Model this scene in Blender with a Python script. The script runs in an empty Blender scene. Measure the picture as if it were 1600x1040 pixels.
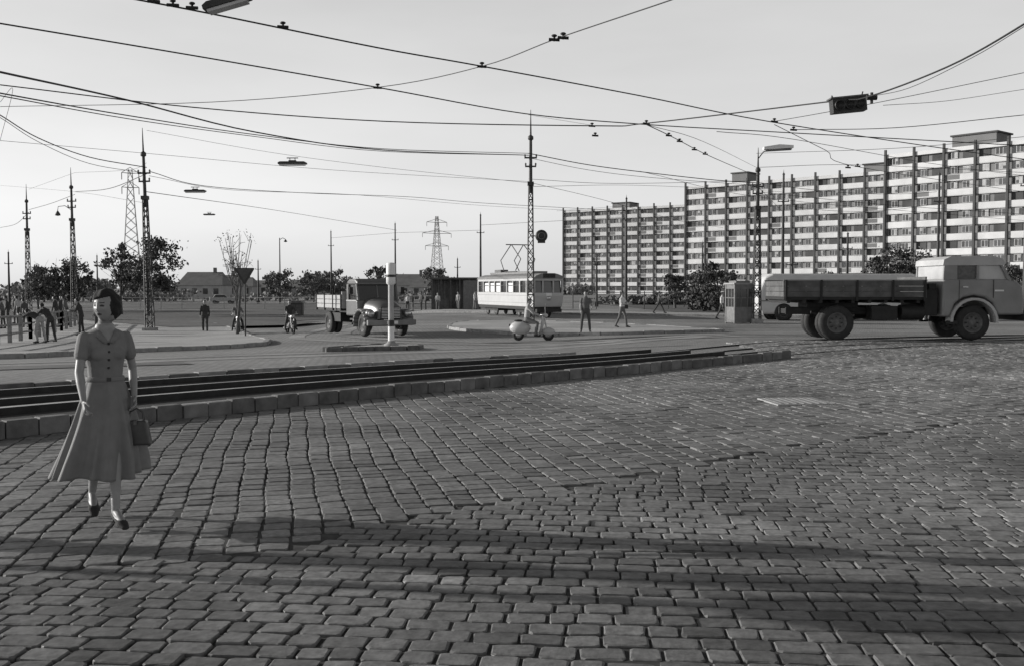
import bpy, math, random, bmesh
import numpy as np
from mathutils import Vector, Matrix
random.seed(7); rng=np.random.default_rng(7)
F=1555.6; EYE=1.65; PITCH=math.atan(70/F)
SC=bpy.context.scene
COL=SC.collection
def ss(a,b,x):
    t=np.clip((x-a)/(b-a),0,1); return t*t*(3-2*t)
def gz(x,y):
    return -(0.42*ss(10,42,y)*(1-ss(0,9,x)*(1-ss(32,50,y)))+0.33*ss(-4,-16,x)*ss(20,50,y))
def gzf(x,y): return float(gz(x,y))
def at(px,D): return ((px-800)/F*D, D)
def sight(px,py,D):
    xc=(px-800)/F; yc=(520-py)/F
    c,s=math.cos(PITCH),math.sin(PITCH)
    dx,dy,dz=xc,c+yc*s,-s+yc*c
    t=D/dy
    return Vector((dx*t,D,EYE+dz*t))
# ---------------------------------------------------------------- materials
MATS={}
def mat(name,v,rough=.75,var=.15,scale=4,metal=0,bump=0,bscale=60,spec=.4,detail=4,attr=None,var2=0,scale2=.3,brick=0):
    if name in MATS: return MATS[name]
    m=bpy.data.materials.new(name); m.use_nodes=True
    nt=m.node_tree; N=nt.nodes; L=nt.links
    b=N['Principled BSDF']
    b.inputs['Roughness'].default_value=rough; b.inputs['Metallic'].default_value=metal
    b.inputs['Specular IOR Level'].default_value=spec
    tc=N.new('ShaderNodeTexCoord')
    no=N.new('ShaderNodeTexNoise'); no.inputs['Scale'].default_value=scale; no.inputs['Detail'].default_value=detail
    L.new(tc.outputs['Object'],no.inputs['Vector'])
    mr=N.new('ShaderNodeMapRange'); mr.inputs['From Min'].default_value=.3; mr.inputs['From Max'].default_value=.7
    mr.inputs['To Min'].default_value=v*(1-var); mr.inputs['To Max'].default_value=v*(1+var)
    L.new(no.outputs['Fac'],mr.inputs['Value'])
    out=mr.outputs[0]
    def mul(a,c):
        mu=N.new('ShaderNodeMath'); mu.operation='MULTIPLY'; L.new(a,mu.inputs[0]); L.new(c,mu.inputs[1]); return mu.outputs[0]
    if var2:
        n2=N.new('ShaderNodeTexNoise'); n2.inputs['Scale'].default_value=scale2; n2.inputs['Detail'].default_value=5
        n2.inputs['Distortion'].default_value=.6
        L.new(tc.outputs['Object'],n2.inputs['Vector'])
        m2=N.new('ShaderNodeMapRange'); m2.inputs['From Min'].default_value=.3; m2.inputs['From Max'].default_value=.7
        m2.inputs['To Min'].default_value=1-var2; m2.inputs['To Max'].default_value=1+var2
        L.new(n2.outputs['Fac'],m2.inputs['Value']); out=mul(out,m2.outputs[0])
    if brick:
        mp=N.new('ShaderNodeMapping'); mp.inputs['Rotation'].default_value=(0,0,.35); L.new(tc.outputs['Object'],mp.inputs['Vector'])
        br=N.new('ShaderNodeTexBrick'); br.inputs['Scale'].default_value=1; br.inputs['Brick Width'].default_value=.24; br.inputs['Row Height'].default_value=.22; br.inputs['Mortar Size'].default_value=.018
        br.inputs['Color1'].default_value=(1.12,)*3+(1,); br.inputs['Color2'].default_value=(.86,)*3+(1,); br.inputs['Mortar'].default_value=(1-brick,)*3+(1,)
        L.new(mp.outputs[0],br.inputs['Vector']); out=mul(out,br.outputs['Color'])
    if attr:
        a=N.new('ShaderNodeAttribute'); a.attribute_name=attr; out=mul(out,a.outputs['Fac'])
    cc=N.new('ShaderNodeCombineColor')
    for i in range(3): L.new(out,cc.inputs[i])
    L.new(cc.outputs[0],b.inputs['Base Color'])
    if bump:
        nb=N.new('ShaderNodeTexNoise'); nb.inputs['Scale'].default_value=bscale; nb.inputs['Detail'].default_value=3
        L.new(tc.outputs['Object'],nb.inputs['Vector'])
        bp=N.new('ShaderNodeBump'); bp.inputs['Strength'].default_value=bump; bp.inputs['Distance'].default_value=.01
        L.new(nb.outputs['Fac'],bp.inputs['Height']); L.new(bp.outputs[0],b.inputs['Normal'])
    MATS[name]=m; return m
M_ground=mat('asphalt_dust',.22,.9,.14,9,bump=.25,bscale=25,var2=.3,scale2=.12,brick=.4)
M_worn=mat('asphalt_worn',.275,.85,.12,6,bump=.2,bscale=25,var2=.25,scale2=.3)
M_tar=mat('asphalt_patch',.13,.85,.15,6,bump=.2,bscale=25,var2=.3,scale2=.4)
M_dirt=mat('joint_dirt',.045,.95,.5,12)
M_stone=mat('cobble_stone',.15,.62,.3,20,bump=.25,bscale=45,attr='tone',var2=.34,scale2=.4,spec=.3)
M_kerb=mat('kerb_granite',.28,.8,.25,6,bump=.4,bscale=50)
M_kerbd=mat('kerb_basalt',.12,.8,.35,5,bump=.4,bscale=50)
M_pave=mat('pavement_concrete',.34,.9,.12,7,bump=.2,bscale=30,var2=.25,scale2=.25)
M_ballast=mat('ballast',.045,.95,.5,22,bump=1,bscale=18)
M_rail=mat('rail_steel',.35,.35,.2,6,metal=.8)
M_railside=mat('rail_rust',.03,.8,.3,6)
M_grass=mat('grass',.08,.95,.35,3,bump=.6,bscale=12,var2=.35,scale2=.1)
M_field=mat('field',.18,.95,.3,.08,var2=.3,scale2=.02)
M_iron=mat('pole_steel',.045,.6,.3,5)
M_wire=mat('wire',.02,.6,.2,5)
M_white=mat('white_paint',.72,.5,.08,6)
M_black=mat('black_paint',.03,.5,.2,6)
M_glass=mat('glass',.05,.08,.1,2,spec=.8)
M_glassl=mat('glass_bright',.42,.15,.2,1.5,spec=.8)  # pale base colour stands in for sky seen through cab windows
M_rubber=mat('rubber',.03,.8,.25,9)
M_hub=mat('hub',.12,.6,.3,9)
M_chrome=mat('chrome',.5,.3,.1,5,metal=.8)
M_leafD=mat('leaf_dark',.05,.8,.4,2)
M_leafL=mat('leaf_light',.12,.8,.4,2)
M_leafHaze=mat('leaf_hazed',.2,.9,.3,.3)  # paler leaf tone, distance haze put into the colour
M_bark=mat('bark',.09,.9,.3,9)
# ---------------------------------------------------------------- mesh builder
class MB:
    def __init__(s): s.v=[];s.f=[];s.m=[];s.sm=[];s.mats=[];s.M=Matrix.Identity(4)
    def mi(s,m):
        if m not in s.mats: s.mats.append(m)
        return s.mats.index(m)
    def add(s,vs,fs,m,smooth=False):
        o=len(s.v); k=s.mi(m)
        s.v+= [s.M@Vector(p) for p in vs]
        s.f+= [tuple(i+o for i in f) for f in fs]
        s.m+=[k]*len(fs); s.sm+=[smooth]*len(fs)
    def box(s,a,b,m,R=None):
        x0,y0,z0=a;x1,y1,z1=b
        vs=[(x0,y0,z0),(x1,y0,z0),(x1,y1,z0),(x0,y1,z0),(x0,y0,z1),(x1,y0,z1),(x1,y1,z1),(x0,y1,z1)]
        if R is not None:
            c=Vector(((x0+x1)/2,(y0+y1)/2,(z0+z1)/2)); vs=[c+R@(Vector(p)-c) for p in vs]
        s.add(vs,[(0,3,2,1),(4,5,6,7),(0,1,5,4),(1,2,6,5),(2,3,7,6),(3,0,4,7)],m)
    def tube(s,pts,r,m,n=6,smooth=True):
        pts=[Vector(p) for p in pts]
        if not hasattr(r,'__len__'): r=[r]*len(pts)
        vs=[];fs=[]
        ref=None
        for i,p in enumerate(pts):
            t=(pts[min(i+1,len(pts)-1)]-pts[max(i-1,0)]).normalized()
            if ref is None:
                ref=Vector((0,0,1)) if abs(t.z)<.9 else Vector((1,0,0))
            u=(ref-t*ref.dot(t))
            if u.length<1e-4: u=t.orthogonal()
            u.normalize(); w=t.cross(u); ref=u
            for k in range(n):
                a=2*math.pi*k/n; vs.append(p+(u*math.cos(a)+w*math.sin(a))*r[i])
        for i in range(len(pts)-1):
            for k in range(n):
                fs.append((i*n+k,i*n+(k+1)%n,(i+1)*n+(k+1)%n,(i+1)*n+k))
        s.add(vs,fs,m,smooth)
        s.add(vs[:n],[tuple(range(n))[::-1]],m); s.add(vs[-n:],[tuple(range(n))],m)
    def cyl(s,p0,p1,r0,m,r1=None,n=12,smooth=True): s.tube([p0,p1],[r0,r0 if r1 is None else r1],m,n,smooth)
    def prism(s,prof,y0,y1,m,smooth=False):
        n=len(prof)
        vs=[(x,y0,z) for x,z in prof]+[(x,y1,z) for x,z in prof]
        fs=[tuple(range(n)),tuple(range(2*n-1,n-1,-1))]+[(i,i+n,(i+1)%n+n,(i+1)%n) for i in range(n)]
        s.add(vs,fs,m,smooth)
    def lathe(s,prof,c,ax,m,n=24,smooth=True):
        ax=Vector(ax).normalized(); u=ax.orthogonal().normalized(); w=ax.cross(u); c=Vector(c)
        vs=[];fs=[];k=len(prof)
        for j in range(n):
            a=2*math.pi*j/n; d=u*math.cos(a)+w*math.sin(a)
            for r,t in prof: vs.append(c+ax*t+d*r)
        for j in range(n):
            for i in range(k-1):
                fs.append((j*k+i,j*k+i+1,((j+1)%n)*k+i+1,((j+1)%n)*k+i))
        s.add(vs,fs,m,smooth)
    def ell(s,c,r,m,n=16,k=10,R=None):
        vs=[];fs=[]
        for i in range(k+1):
            ph=math.pi*i/k
            for j in range(n):
                a=2*math.pi*j/n
                p=Vector((r[0]*math.sin(ph)*math.cos(a),r[1]*math.sin(ph)*math.sin(a),r[2]*math.cos(ph)))
                if R is not None: p=R@p
                vs.append(Vector(c)+p)
        for i in range(k):
            for j in range(n): fs.append((i*n+j,i*n+(j+1)%n,(i+1)*n+(j+1)%n,(i+1)*n+j))
        s.add(vs,fs,m,True)
    def obj(s,name,loc=(0,0,0),rz=0,bevel=0,parent=None):
        me=bpy.data.meshes.new(name); me.from_pydata([tuple(p) for p in s.v],[],s.f)
        for m in s.mats: me.materials.append(m)
        me.polygons.foreach_set('material_index',s.m); me.polygons.foreach_set('use_smooth',s.sm)
        bm=bmesh.new(); bm.from_mesh(me)
        bmesh.ops.recalc_face_normals(bm,faces=bm.faces); bm.to_mesh(me); bm.free()
        me.update()
        o=bpy.data.objects.new(name,me); COL.objects.link(o); o.location=loc; o.rotation_euler[2]=rz
        if bevel:
            b=o.modifiers.new('bevel','BEVEL'); b.width=bevel; b.segments=3; b.limit_method='ANGLE'; b.angle_limit=math.radians(35)
        if parent: o.parent=parent
        return o
def catmull(P,n=8):
    P=[Vector(p) for p in P]; Q=[P[0]*2-P[1]]+P+[P[-1]*2-P[-2]]; out=[]
    for i in range(1,len(Q)-2):
        for k in range(n):
            t=k/n; a,b,c,d=Q[i-1:i+3]
            out.append(.5*((2*b)+(c-a)*t+(2*a-5*b+4*c-d)*t*t+(3*b-a-3*c+d)*t**3))
    out.append(P[-1]); return out
# ---------------------------------------------------------------- ground
def axis(vals):
    out=[]
    for a,b,st in vals: out+=list(np.arange(a,b,st))
    return np.array(out+[vals[-1][1]],float)
xs=axis([(-2500,-300,400),(-300,-60,20),(-60,60,2),(60,300,20),(300,2500,400)])
ys=axis([(-600,-20,100),(-20,100,2),(100,400,20),(400,3500,400)])
X,Y=np.meshgrid(xs,ys); Z=gz(X,Y)
nx=len(xs)
me=bpy.data.meshes.new('ground')
me.from_pydata(np.stack([X,Y,Z],-1).reshape(-1,3).tolist(),[],[(j*nx+i,j*nx+i+1,(j+1)*nx+i+1,(j+1)*nx+i) for j in range(len(ys)-1) for i in range(nx-1)])
me.materials.append(M_ground)
o=bpy.data.objects.new('ground',me); COL.objects.link(o)
def sheet(name,poly,zoff,m,cell=2.0):
    bm=bmesh.new()
    bm.faces.new([bm.verts.new((x,y,0)) for x,y in poly])
    xs_=[p[0] for p in poly]; ys_=[p[1] for p in poly]
    for ax,(lo,hi) in ((0,(min(xs_),max(xs_))),(1,(min(ys_),max(ys_)))):
        st=cell if hi-lo<150 else cell*5
        k=math.ceil(lo/st)*st
        while k<hi:
            co=[0,0,0]; no=[0,0,0]; co[ax]=k; no[ax]=1
            bmesh.ops.bisect_plane(bm,geom=bm.verts[:]+bm.edges[:]+bm.faces[:],plane_co=co,plane_no=no)
            k+=st
    bmesh.ops.triangulate(bm,faces=bm.faces[:])
    for v in bm.verts: v.co.z=gzf(v.co.x,v.co.y)+zoff
    bmesh.ops.recalc_face_normals(bm,faces=bm.faces)
    if sum(f.normal.z for f in bm.faces)<0: bmesh.ops.reverse_faces(bm,faces=bm.faces)
    me=bpy.data.meshes.new(name); bm.to_mesh(me); bm.free(); me.materials.append(m)
    o=bpy.data.objects.new(name,me); COL.objects.link(o); return o
def kerb(name,line,m,L=1.0,w=.16,h=.14,closed=False,tone=None):
    b=MB(); pts=[Vector((p[0],p[1],0)) for p in line]
    if closed: pts.append(pts[0])
    seg=[0]
    for i in range(1,len(pts)): seg.append(seg[-1]+(pts[i]-pts[i-1]).length)
    n=max(1,int(seg[-1]/L)); 
    def P(s):
        for i in range(1,len(pts)):
            if s<=seg[i]+1e-6:
                t=(s-seg[i-1])/max(1e-6,seg[i]-seg[i-1]); return pts[i-1].lerp(pts[i],t)
        return pts[-1]
    for k in range(n):
        a=P(seg[-1]*k/n); c=P(seg[-1]*(k+1)/n); d=(c-a)
        ln=d.length; 
        if ln<.02: continue
        d.normalize(); nn=Vector((-d.y,d.x,0)); a=a+d*.008; c=c-d*.008
        j=random.uniform(-.01,.01); hh=h+random.uniform(-.015,.015)
        vs=[]
        for z,ins in ((-.15,0),(hh-.015,0),(hh,.012)):
            for p,sx,sy in ((a,1,-1),(c,-1,-1),(c,-1,1),(a,1,1)):
                q=p+d*(sx*ins)+nn*(sy*(w/2-ins)+j); vs.append((q.x,q.y,gzf(q.x,q.y)+z))
        fs=[(8,9,10,11)]
        for r in (0,4):
            for i in range(4): fs.append((r+i,r+(i+1)%4,r+4+(i+1)%4,r+4+i))
        b.add(vs,fs,m if (tone is None or random.random()<.6) else tone)
    return b.obj(name)
# tram reservation
NC=[(-22,-6.5),(-16,-1),(-10,5.4),(-5.5,10.9),(-1.85,15.3),(2.6,20.2),(6.6,23.7),(12,27.5),(19,30.6),(28,33.2),(45,36.5)]
curve=[Vector((p.x,p.y,0)) for p in catmull([Vector((a,b,0)) for a,b in NC],10)]
def offs(c,d):
    out=[]
    for i,p in enumerate(c):
        t=(c[min(i+1,len(c)-1)]-c[max(i-1,0)]).normalized(); out.append(p+Vector((-t.y,t.x,0))*d)
    return out
end_i=60
near=curve[:end_i+1]; farl=[p for p in offs(curve,5.1)[:end_i-3]]
kerb('tram_reservation_kerb',[(p.x,p.y) for p in near],M_kerbd,L=.36,w=.15,h=.20,tone=mat('kerb_mid',.17,.8,.3,5,bump=.4,bscale=50))
kerb('tram_reservation_kerb',[(p.x,p.y) for p in farl],M_kerb,L=.6,w=.2,h=.17,tone=M_kerbd)
bed=[(p.x,p.y) for p in offs(near,.08)]+[(p.x,p.y) for p in reversed(offs(curve,5.0)[:end_i-3])]
sheet('tram_track_bed',bed,.012,M_ballast)
mid=offs(curve,2.30)[:end_i-8]; mid2=offs(curve,2.75)[:end_i-8]
sheet('track_divider_strip',[(p.x,p.y) for p in mid]+[(p.x,p.y) for p in reversed(mid2)],.06,M_pave)
def rail(line,z0,z1,name='tram_rail'):
    b=MB(); vs=[]
    n=len(line)
    L_=offs(line,.035); R_=offs(line,-.035)
    for i in range(n):
        g=gzf(line[i].x,line[i].y)
        for q,z in ((R_[i],z0),(R_[i],z1),(L_[i],z1),(L_[i],z0)): vs.append((q.x,q.y,g+z))
    top=[(i*4+1,i*4+2,(i+1)*4+2,(i+1)*4+1) for i in range(n-1)]
    sd=[(i*4,i*4+1,(i+1)*4+1,(i+1)*4) for i in range(n-1)]+[(i*4+2,i*4+3,(i+1)*4+3,(i+1)*4+2) for i in range(n-1)]
    b.add(vs,top,M_rail); b.add(vs,sd,M_railside)
    return b.obj(name)
for d in (.55,1.98,3.12,4.55):
    c=offs(curve,d); rail(c[:end_i+1],.012,.13); rail(c[end_i:],-.02,.04)
b=MB(); c=offs(curve,2.55)
for i in range(1,end_i):
    for k in range(3):
        p=c[i-1].lerp(c[i],k/3); t=(c[i]-c[i-1]).normalized()
        R=Matrix.Rotation(math.atan2(t.y,t.x),3,'Z')
        for dd in (-1.29,1.29):
            q=p+Vector((-t.y,t.x,0))*dd; g=gzf(q.x,q.y)
            b.box((q.x-.11,q.y-1.0,g-.05),(q.x+.11,q.y+1.0,g+.035),M_railside,R)
b.obj('railway_sleepers')
def band(name,P,w,z,m):
    c=[Vector((p.x,p.y,0)) for p in catmull([Vector((a,b_,0)) for a,b_ in P],8)]
    sheet(name,[(p.x,p.y) for p in offs(c,w/2)]+[(p.x,p.y) for p in reversed(offs(c,-w/2))],z,m)
band('wheel_track',[(-30,14),(-16,20),(-7,27),(2,33),(12,38.5),(24,42),(40,44)],.8,.008,M_worn)
band('wheel_track',[(-30,16),(-16,22),(-7,29),(2,35),(12,40.5),(24,44),(40,46)],.8,.008,M_worn)
band('wheel_track',[(-7.5,70),(-8.5,55),(-7.2,44),(-2,38),(8,36.5),(20,37)],.7,.012,M_worn)
band('wheel_track',[(-9.4,70),(-10.3,55),(-9,42.5),(-2,36.2),(8,34.8),(20,35.3)],.7,.012,M_worn)
band('asphalt_patch',[(-16,19),(-11,22.5),(-8,24.4)],1.4,.016,M_tar)
band('asphalt_patch',[(-1,37),(3,38.4),(7,39)],1.1,.016,M_tar)
# ---------------------------------------------------------------- cobbles
kx=np.array([p.x for p in near]); ky=np.array([p.y for p in near])
seamx=np.array([-12,-2.9,-1.46,-1.04,1.1,2.97,6.6,14]); seamy=np.array([4.5,5.6,6.1,6.7,8.6,10.2,12.8,17])
def stones(zone):
    if zone=='A': ang=math.radians(12.7); lu,lv=.19,.2
    else: ang=math.radians(-5); lu,lv=.185,.15
    ca,sa=math.cos(ang),math.sin(ang)
    out=[]
    rows=np.arange(int(-30/lv),int(50/lv))
    for r in rows:
        n=int(80/lu); w=lu*(1+rng.uniform(-.26,.26,n))
        e=np.concatenate([[0],np.cumsum(w)])-40+rng.uniform(0,lu)
        cu=(e[:-1]+e[1:])/2; v=np.full(n,(r+.5)*lv)+.016*np.sin(cu*1.1+r*.15)+.010*np.sin(cu*3.7+r*.4)
        if zone=='A': uu,vv,su,sv=v,cu,np.full(n,lv),w
        else: uu,vv,su,sv=cu,v,w,np.full(n,lv)
        x=uu*ca-vv*sa; y=uu*sa+vv*ca
        ok=(y>2.2)&(y<31)&(np.abs(x)<.58*y+4)
        kk=np.interp(x,kx,ky)
        ok&=((x<6.7)&(y<kk-.2))|(x>=6.7)
        sy=np.interp(x,seamx,seamy)
        ok&=(y>sy+.02) if zone=='A' else (y<=sy-.02)
        out.append(np.stack([x,y,su,sv],1)[ok])
    return np.concatenate(out),ang
def build_stones():
    AV=[];AF=[];AT=[];off=0
    for z in 'AB':
        S,ang=stones(z); n=len(S)
        base=np.array([(-1,-.8),(-.8,-1),(.8,-1),(1,-.8),(1,.8),(.8,1),(-.8,1),(-1,.8)],float)
        tight=np.clip((S[:,0]+.5)/3,0,1)*.0025
        hu=S[:,2]/2-.005+tight-rng.uniform(0,.003,n); hv=S[:,3]/2-.005+tight-rng.uniform(0,.003,n)
        V=np.zeros((n,25,3))
        lowf=.007*np.sin(S[:,0]*1.3+1)*np.sin(S[:,1]*1.1)+.004*np.sin(S[:,0]*3.1)*np.sin(S[:,1]*2.7+1)
        zt=rng.normal(0,.0025,n)+lowf; tx=rng.normal(0,.013,n); ty=rng.normal(0,.013,n)
        rot=ang+rng.normal(0,.022,n)
        for r,(ins,zz) in enumerate(((0,-.02),(.002,.0225),(.008,.027))):
            jit=rng.normal(0,.003,(n,8,2))
            lu=base[None,:,0]*(hu-ins)[:,None]+jit[:,:,0]; lv=base[None,:,1]*(hv-ins)[:,None]+jit[:,:,1]
            V[:,r*8:r*8+8,0]=lu; V[:,r*8:r*8+8,1]=lv
            V[:,r*8:r*8+8,2]=zz+(0 if r==0 else 1)*(zt[:,None]+tx[:,None]*lu+ty[:,None]*lv)
        V[:,24,2]=.0275+zt+rng.normal(0,.0008,n)
        c,s=np.cos(rot)[:,None],np.sin(rot)[:,None]
        x=V[:,:,0]*c-V[:,:,1]*s+S[:,0][:,None]; y=V[:,:,0]*s+V[:,:,1]*c+S[:,1][:,None]
        V[:,:,2]+=gz(x,y); V[:,:,0]=x; V[:,:,1]=y
        f=[]
        for r in (0,8):
            for i in range(8): f.append((r+i,r+(i+1)%8,r+8+(i+1)%8,r+8+i))
        q=np.array(f); t=np.array([(16+i,16+(i+1)%8,24) for i in range(8)])
        T=1+rng.normal(0,.14,n); T=np.clip(T,.55,1.6)
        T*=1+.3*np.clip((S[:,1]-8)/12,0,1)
        st=(np.abs(S[:,1]-(5.5+.05*np.sin(S[:,0]*9)))<.09)&(S[:,0]>-1.9)&(S[:,0]<-.2)&(rng.random(n)<.7)
        T[st]*=1.7
        lane=np.exp(-((S[:,1]-(6.6+.16*(S[:,0]-1)**2*.5))/.45)**2)*(S[:,0]>.6); T*=1+.3*lane
        AV.append(V.reshape(-1,3)); AT.append(np.repeat(T,25))
        AF.append((q,t,n,off)); off+=n*25
    V=np.concatenate(AV); T=np.concatenate(AT)
    quads=np.concatenate([ (q[None]+(np.arange(n)*25)[:,None,None]+o).reshape(-1,4) for q,t,n,o in AF])
    tris=np.concatenate([ (t[None]+(np.arange(n)*25)[:,None,None]+o).reshape(-1,3) for q,t,n,o in AF])
    me=bpy.data.meshes.new('cobblestone_paving')
    nq,ntr=len(quads),len(tris)
    me.vertices.add(len(V)); me.vertices.foreach_set('co',V.ravel())
    me.loops.add(nq*4+ntr*3); me.loops.foreach_set('vertex_index',np.concatenate([quads.ravel(),tris.ravel()]).astype(np.int32))
    me.polygons.add(nq+ntr)
    me.polygons.foreach_set('loop_start',np.concatenate([np.arange(nq)*4,nq*4+np.arange(ntr)*3]).astype(np.int32))
    me.update(calc_edges=True)
    me.polygons.foreach_set('use_smooth',np.zeros(nq+ntr,bool))
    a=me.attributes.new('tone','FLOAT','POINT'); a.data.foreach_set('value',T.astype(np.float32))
    me.materials.append(M_stone); me.validate()
    o=bpy.data.objects.new('cobblestone_paving',me); COL.objects.link(o)
build_stones()
bedp=[(-14,2),(22,2),(24,31),(6.7,31)]+[(p.x,p.y-.1) for p in reversed(near) if p.y>2.2]
sheet('paving_joint_dirt',bedp,.013,M_dirt)
b=MB(); p=sight(1240,628,14.4); g=.045
b.box((-.42,-.42,0),(.42,.42,g),mat('cast_iron_pale',.3,.5,.2,12))
for i in range(-3,4): b.box((i*.11-.02,-.36,g),(i*.11+.02,.36,g+.006),mat('cast_iron_dark',.2,.5,.2,12))
b.obj('manhole_cover',(p.x,14.3,gzf(p.x,14.3)),.1)
# ---------------------------------------------------------------- islands / pavements
def poly_round(P,n=6): 
    pts=catmull([Vector((a,b,0)) for a,b in P]+[Vector((P[0][0],P[0][1],0))],n)[:-1]
    return [(p.x,p.y) for p in pts]
left=[(-70,12),(-30,18),(-17,24.3),(-13.6,27.5),(-12.6,31.5),(-11,33.2),(-9.8,34.6),(-9.2,37),(-9.8,40),(-12,46),(-15.5,56),(-20,66),(-34,72),(-70,72)]
sheet('pavement',left,.125,M_pave); kerb('kerb',left[:-1],M_kerb,L=.9,w=.2,h=.14)
isl=poly_round([(-1.8,46.5),(1,43.4),(4.5,42.2),(8.2,43.0),(9.6,45.6),(8.6,50),(5,56),(0,60),(-3,58),(-3.2,51)])
sheet('traffic_island_paving',isl,.125,M_pave); kerb('kerb',isl,M_kerb,L=.9,w=.2,h=.14,closed=True)
ref=poly_round([(-5.7,30.3),(-4.4,31.0),(-3.2,31.6),(-3.0,32.6),(-3.8,33.4),(-4.8,32.6)],5)
sheet('traffic_island_paving',ref,.125,M_pave,1.0); kerb('kerb',ref,M_kerbd,L=.5,w=.18,h=.15,closed=True)
plat=[(-9,86),(10,74),(34,66),(60,60),(60,64),(34,71),(10,80),(-8,92)]
sheet('tram_platform',plat,.125,M_pave); kerb('kerb',plat,M_kerb,L=2,closed=True)
for g in ([(-34,76),(-17,70),(-12,78),(-10,98),(-20,110),(-50,104)],[(-30,112),(-2,104),(0,128),(-20,150),(-60,150),(-60,120)],[(-60,80),(-38,80),(-54,106),(-80,112)],
          [(14,84),(60,72),(90,90),(60,130),(10,140)]):
    sheet('grass',g,.03,M_grass)
sheet('field',[(-1200,152),(-20,152),(0,132),(10,142),(60,134),(100,80),(1200,60),(1200,2500),(-1200,2500)],.02,M_field,20)
sheet('grass',[(-20,58),(-13,60),(-12,66),(-17,68.5),(-30,70)],.15,M_grass)
# ---------------------------------------------------------------- masts
def mast(px,D,ytop,name='tram_pole',lean=0,lamp=None,thick=1):
    x,y=at(px,D); g=gzf(x,y)
    h=sight(px,ytop,D).z-g
    b=MB(); hw0,hw1=.19*thick,.1*thick; hl=.66*h
    def c(z,i):
        t=min(1,z/hl); w=hw0+(hw1-hw0)*t; sx,sy=((-1,-1),(1,-1),(1,1),(-1,1))[i]
        return Vector((sx*w,sy*w,z))
    for i in range(4): b.tube([c(0,i),c(hl,i)],.036*thick,M_iron,4,False)
    nz=int(hl/.42)
    for k in range(nz):
        z0,z1=hl*k/nz,hl*(k+1)/nz
        for i in range(4):
            j=(i+1)%4
            if (k+i)%2: i,j=j,i
            b.tube([c(z0,i),c(z1,j)],.02*thick,M_iron,4,False)
        if k%4==0:
            for i in range(4): b.tube([c(z0,i),c(z0,(i+1)%4)],.03*thick,M_iron,4,False)
    b.cyl((0,0,hl-.5),(0,0,h*.86),.10*thick,M_iron,.08*thick,10)
    b.lathe([(.08,0),(.15,.05),(.15,.2),(.06,.28)],(0,0,h*.86),(0,0,1),M_iron,10)
    b.cyl((0,0,h*.86+.2),(0,0,h),.055*thick,M_iron,.015,8)
    b.box((-.17,-.17,hl-.1),(.17,.17,hl+.1),M_iron)
    for za,wa in ((.78,.34),(.74,.3)):
        b.box((-wa,-.04,h*za-.04),(wa,.04,h*za+.04),M_iron)
        for s in (-1,1): b.lathe([(.01,0),(.05,.02),(.035,.06),(.06,.09),(.01,.16)],(s*wa*.9,0,h*za+.04),(0,0,1),M_kerbd,8)
    b.box((-.32,-.32,-.2),(.32,.32,.28),M_kerb)
    if lamp: lamp(b,h)
    o=b.obj(name,(x,y,g)); o.rotation_euler[1]=lean
    return o
def tl_lamp(b,h):
    z=h-.15
    b.tube([(0,0,z-.5),(.3,0,z-.1),(.6,0,z)],.03,M_iron,6)
    b.prism([(.3,z+.02),(2.0,z+.12),(2.0,z+.27),(1.2,z+.32),(.3,z+.18)],-.18,.18,M_white)
    b.box((.4,-.14,z-.03),(1.9,.14,z+.03),M_hub,Matrix.Rotation(-.06,3,'Y'))
def pend(b,h):
    z=h*.72
    b.tube([(0,0,z),(-.5,0,z+.35),(-1.0,0,z+.3),(-1.05,0,z)],.025,M_iron,6)
    b.lathe([(.02,.35),(.07,.28),(.17,.12),(.2,0),(0,-.05)],(-1.05,0,z-.35),(0,0,1),M_iron,12)
mast(234,53.5,200,lean=-.022)
mast(829,54,172)
mast(1182,58,231,lamp=tl_lamp,thick=1.15)
mast(117,74,262,lamp=pend,lean=-.01); mast(45,82,288)
def thin(px,D,ytop,name='utility_pole',arm=.45):
    x,y=at(px,D); g=gzf(x,y); h=sight(px,ytop,D).z-g; b=MB()
    b.cyl((0,0,0),(0,0,h),.16,M_iron,.08,8)
    b.lathe([(.06,0),(.12,.06),(.03,.2),(.0,.5)],(0,0,h-.1),(0,0,1),M_iron,8)
    b.box((-arm,-.04,h*.8),(arm,.04,h*.8+.07),M_iron)
    for s in (-1,1): b.lathe([(.01,0),(.05,.03),(.01,.15)],(s*arm*.9,0,h*.8+.07),(0,0,1),M_hub,6)
    b.box((-.2,-.2,-.1),(.2,.2,.5),M_iron)
    return b.obj(name,(x,y,g))
for px,D,yt in ((978,99,310),(1222,80,272),(1464,80,272),(751,118,336),(618,136,350),(518,150,362),(1323,90,365),(1600,70,240),(932,110,398),(1237,75,395),(153,140,400),(404,150,408),(1097,120,380),(715,150,405),(15,110,395)):
    thin(px,D,yt)
x,y=at(438,160); b=MB(); h=sight(438,372,160).z+.75
b.cyl((0,0,0),(0,0,h),.15,M_iron,.07,8); b.tube([(0,0,h-.3),(.5,0,h),(.9,0,h-.2)],.05,M_iron,6); b.lathe([(.02,.4),(.3,.0),(0,-.1)],(.95,0,h-.6),(0,0,1),M_iron,10)
b.obj('unseen_shadow_pole',(x,y,gzf(x,y)))
M_far=mat('galvanised_far',.28,.7,.1,3)
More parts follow.
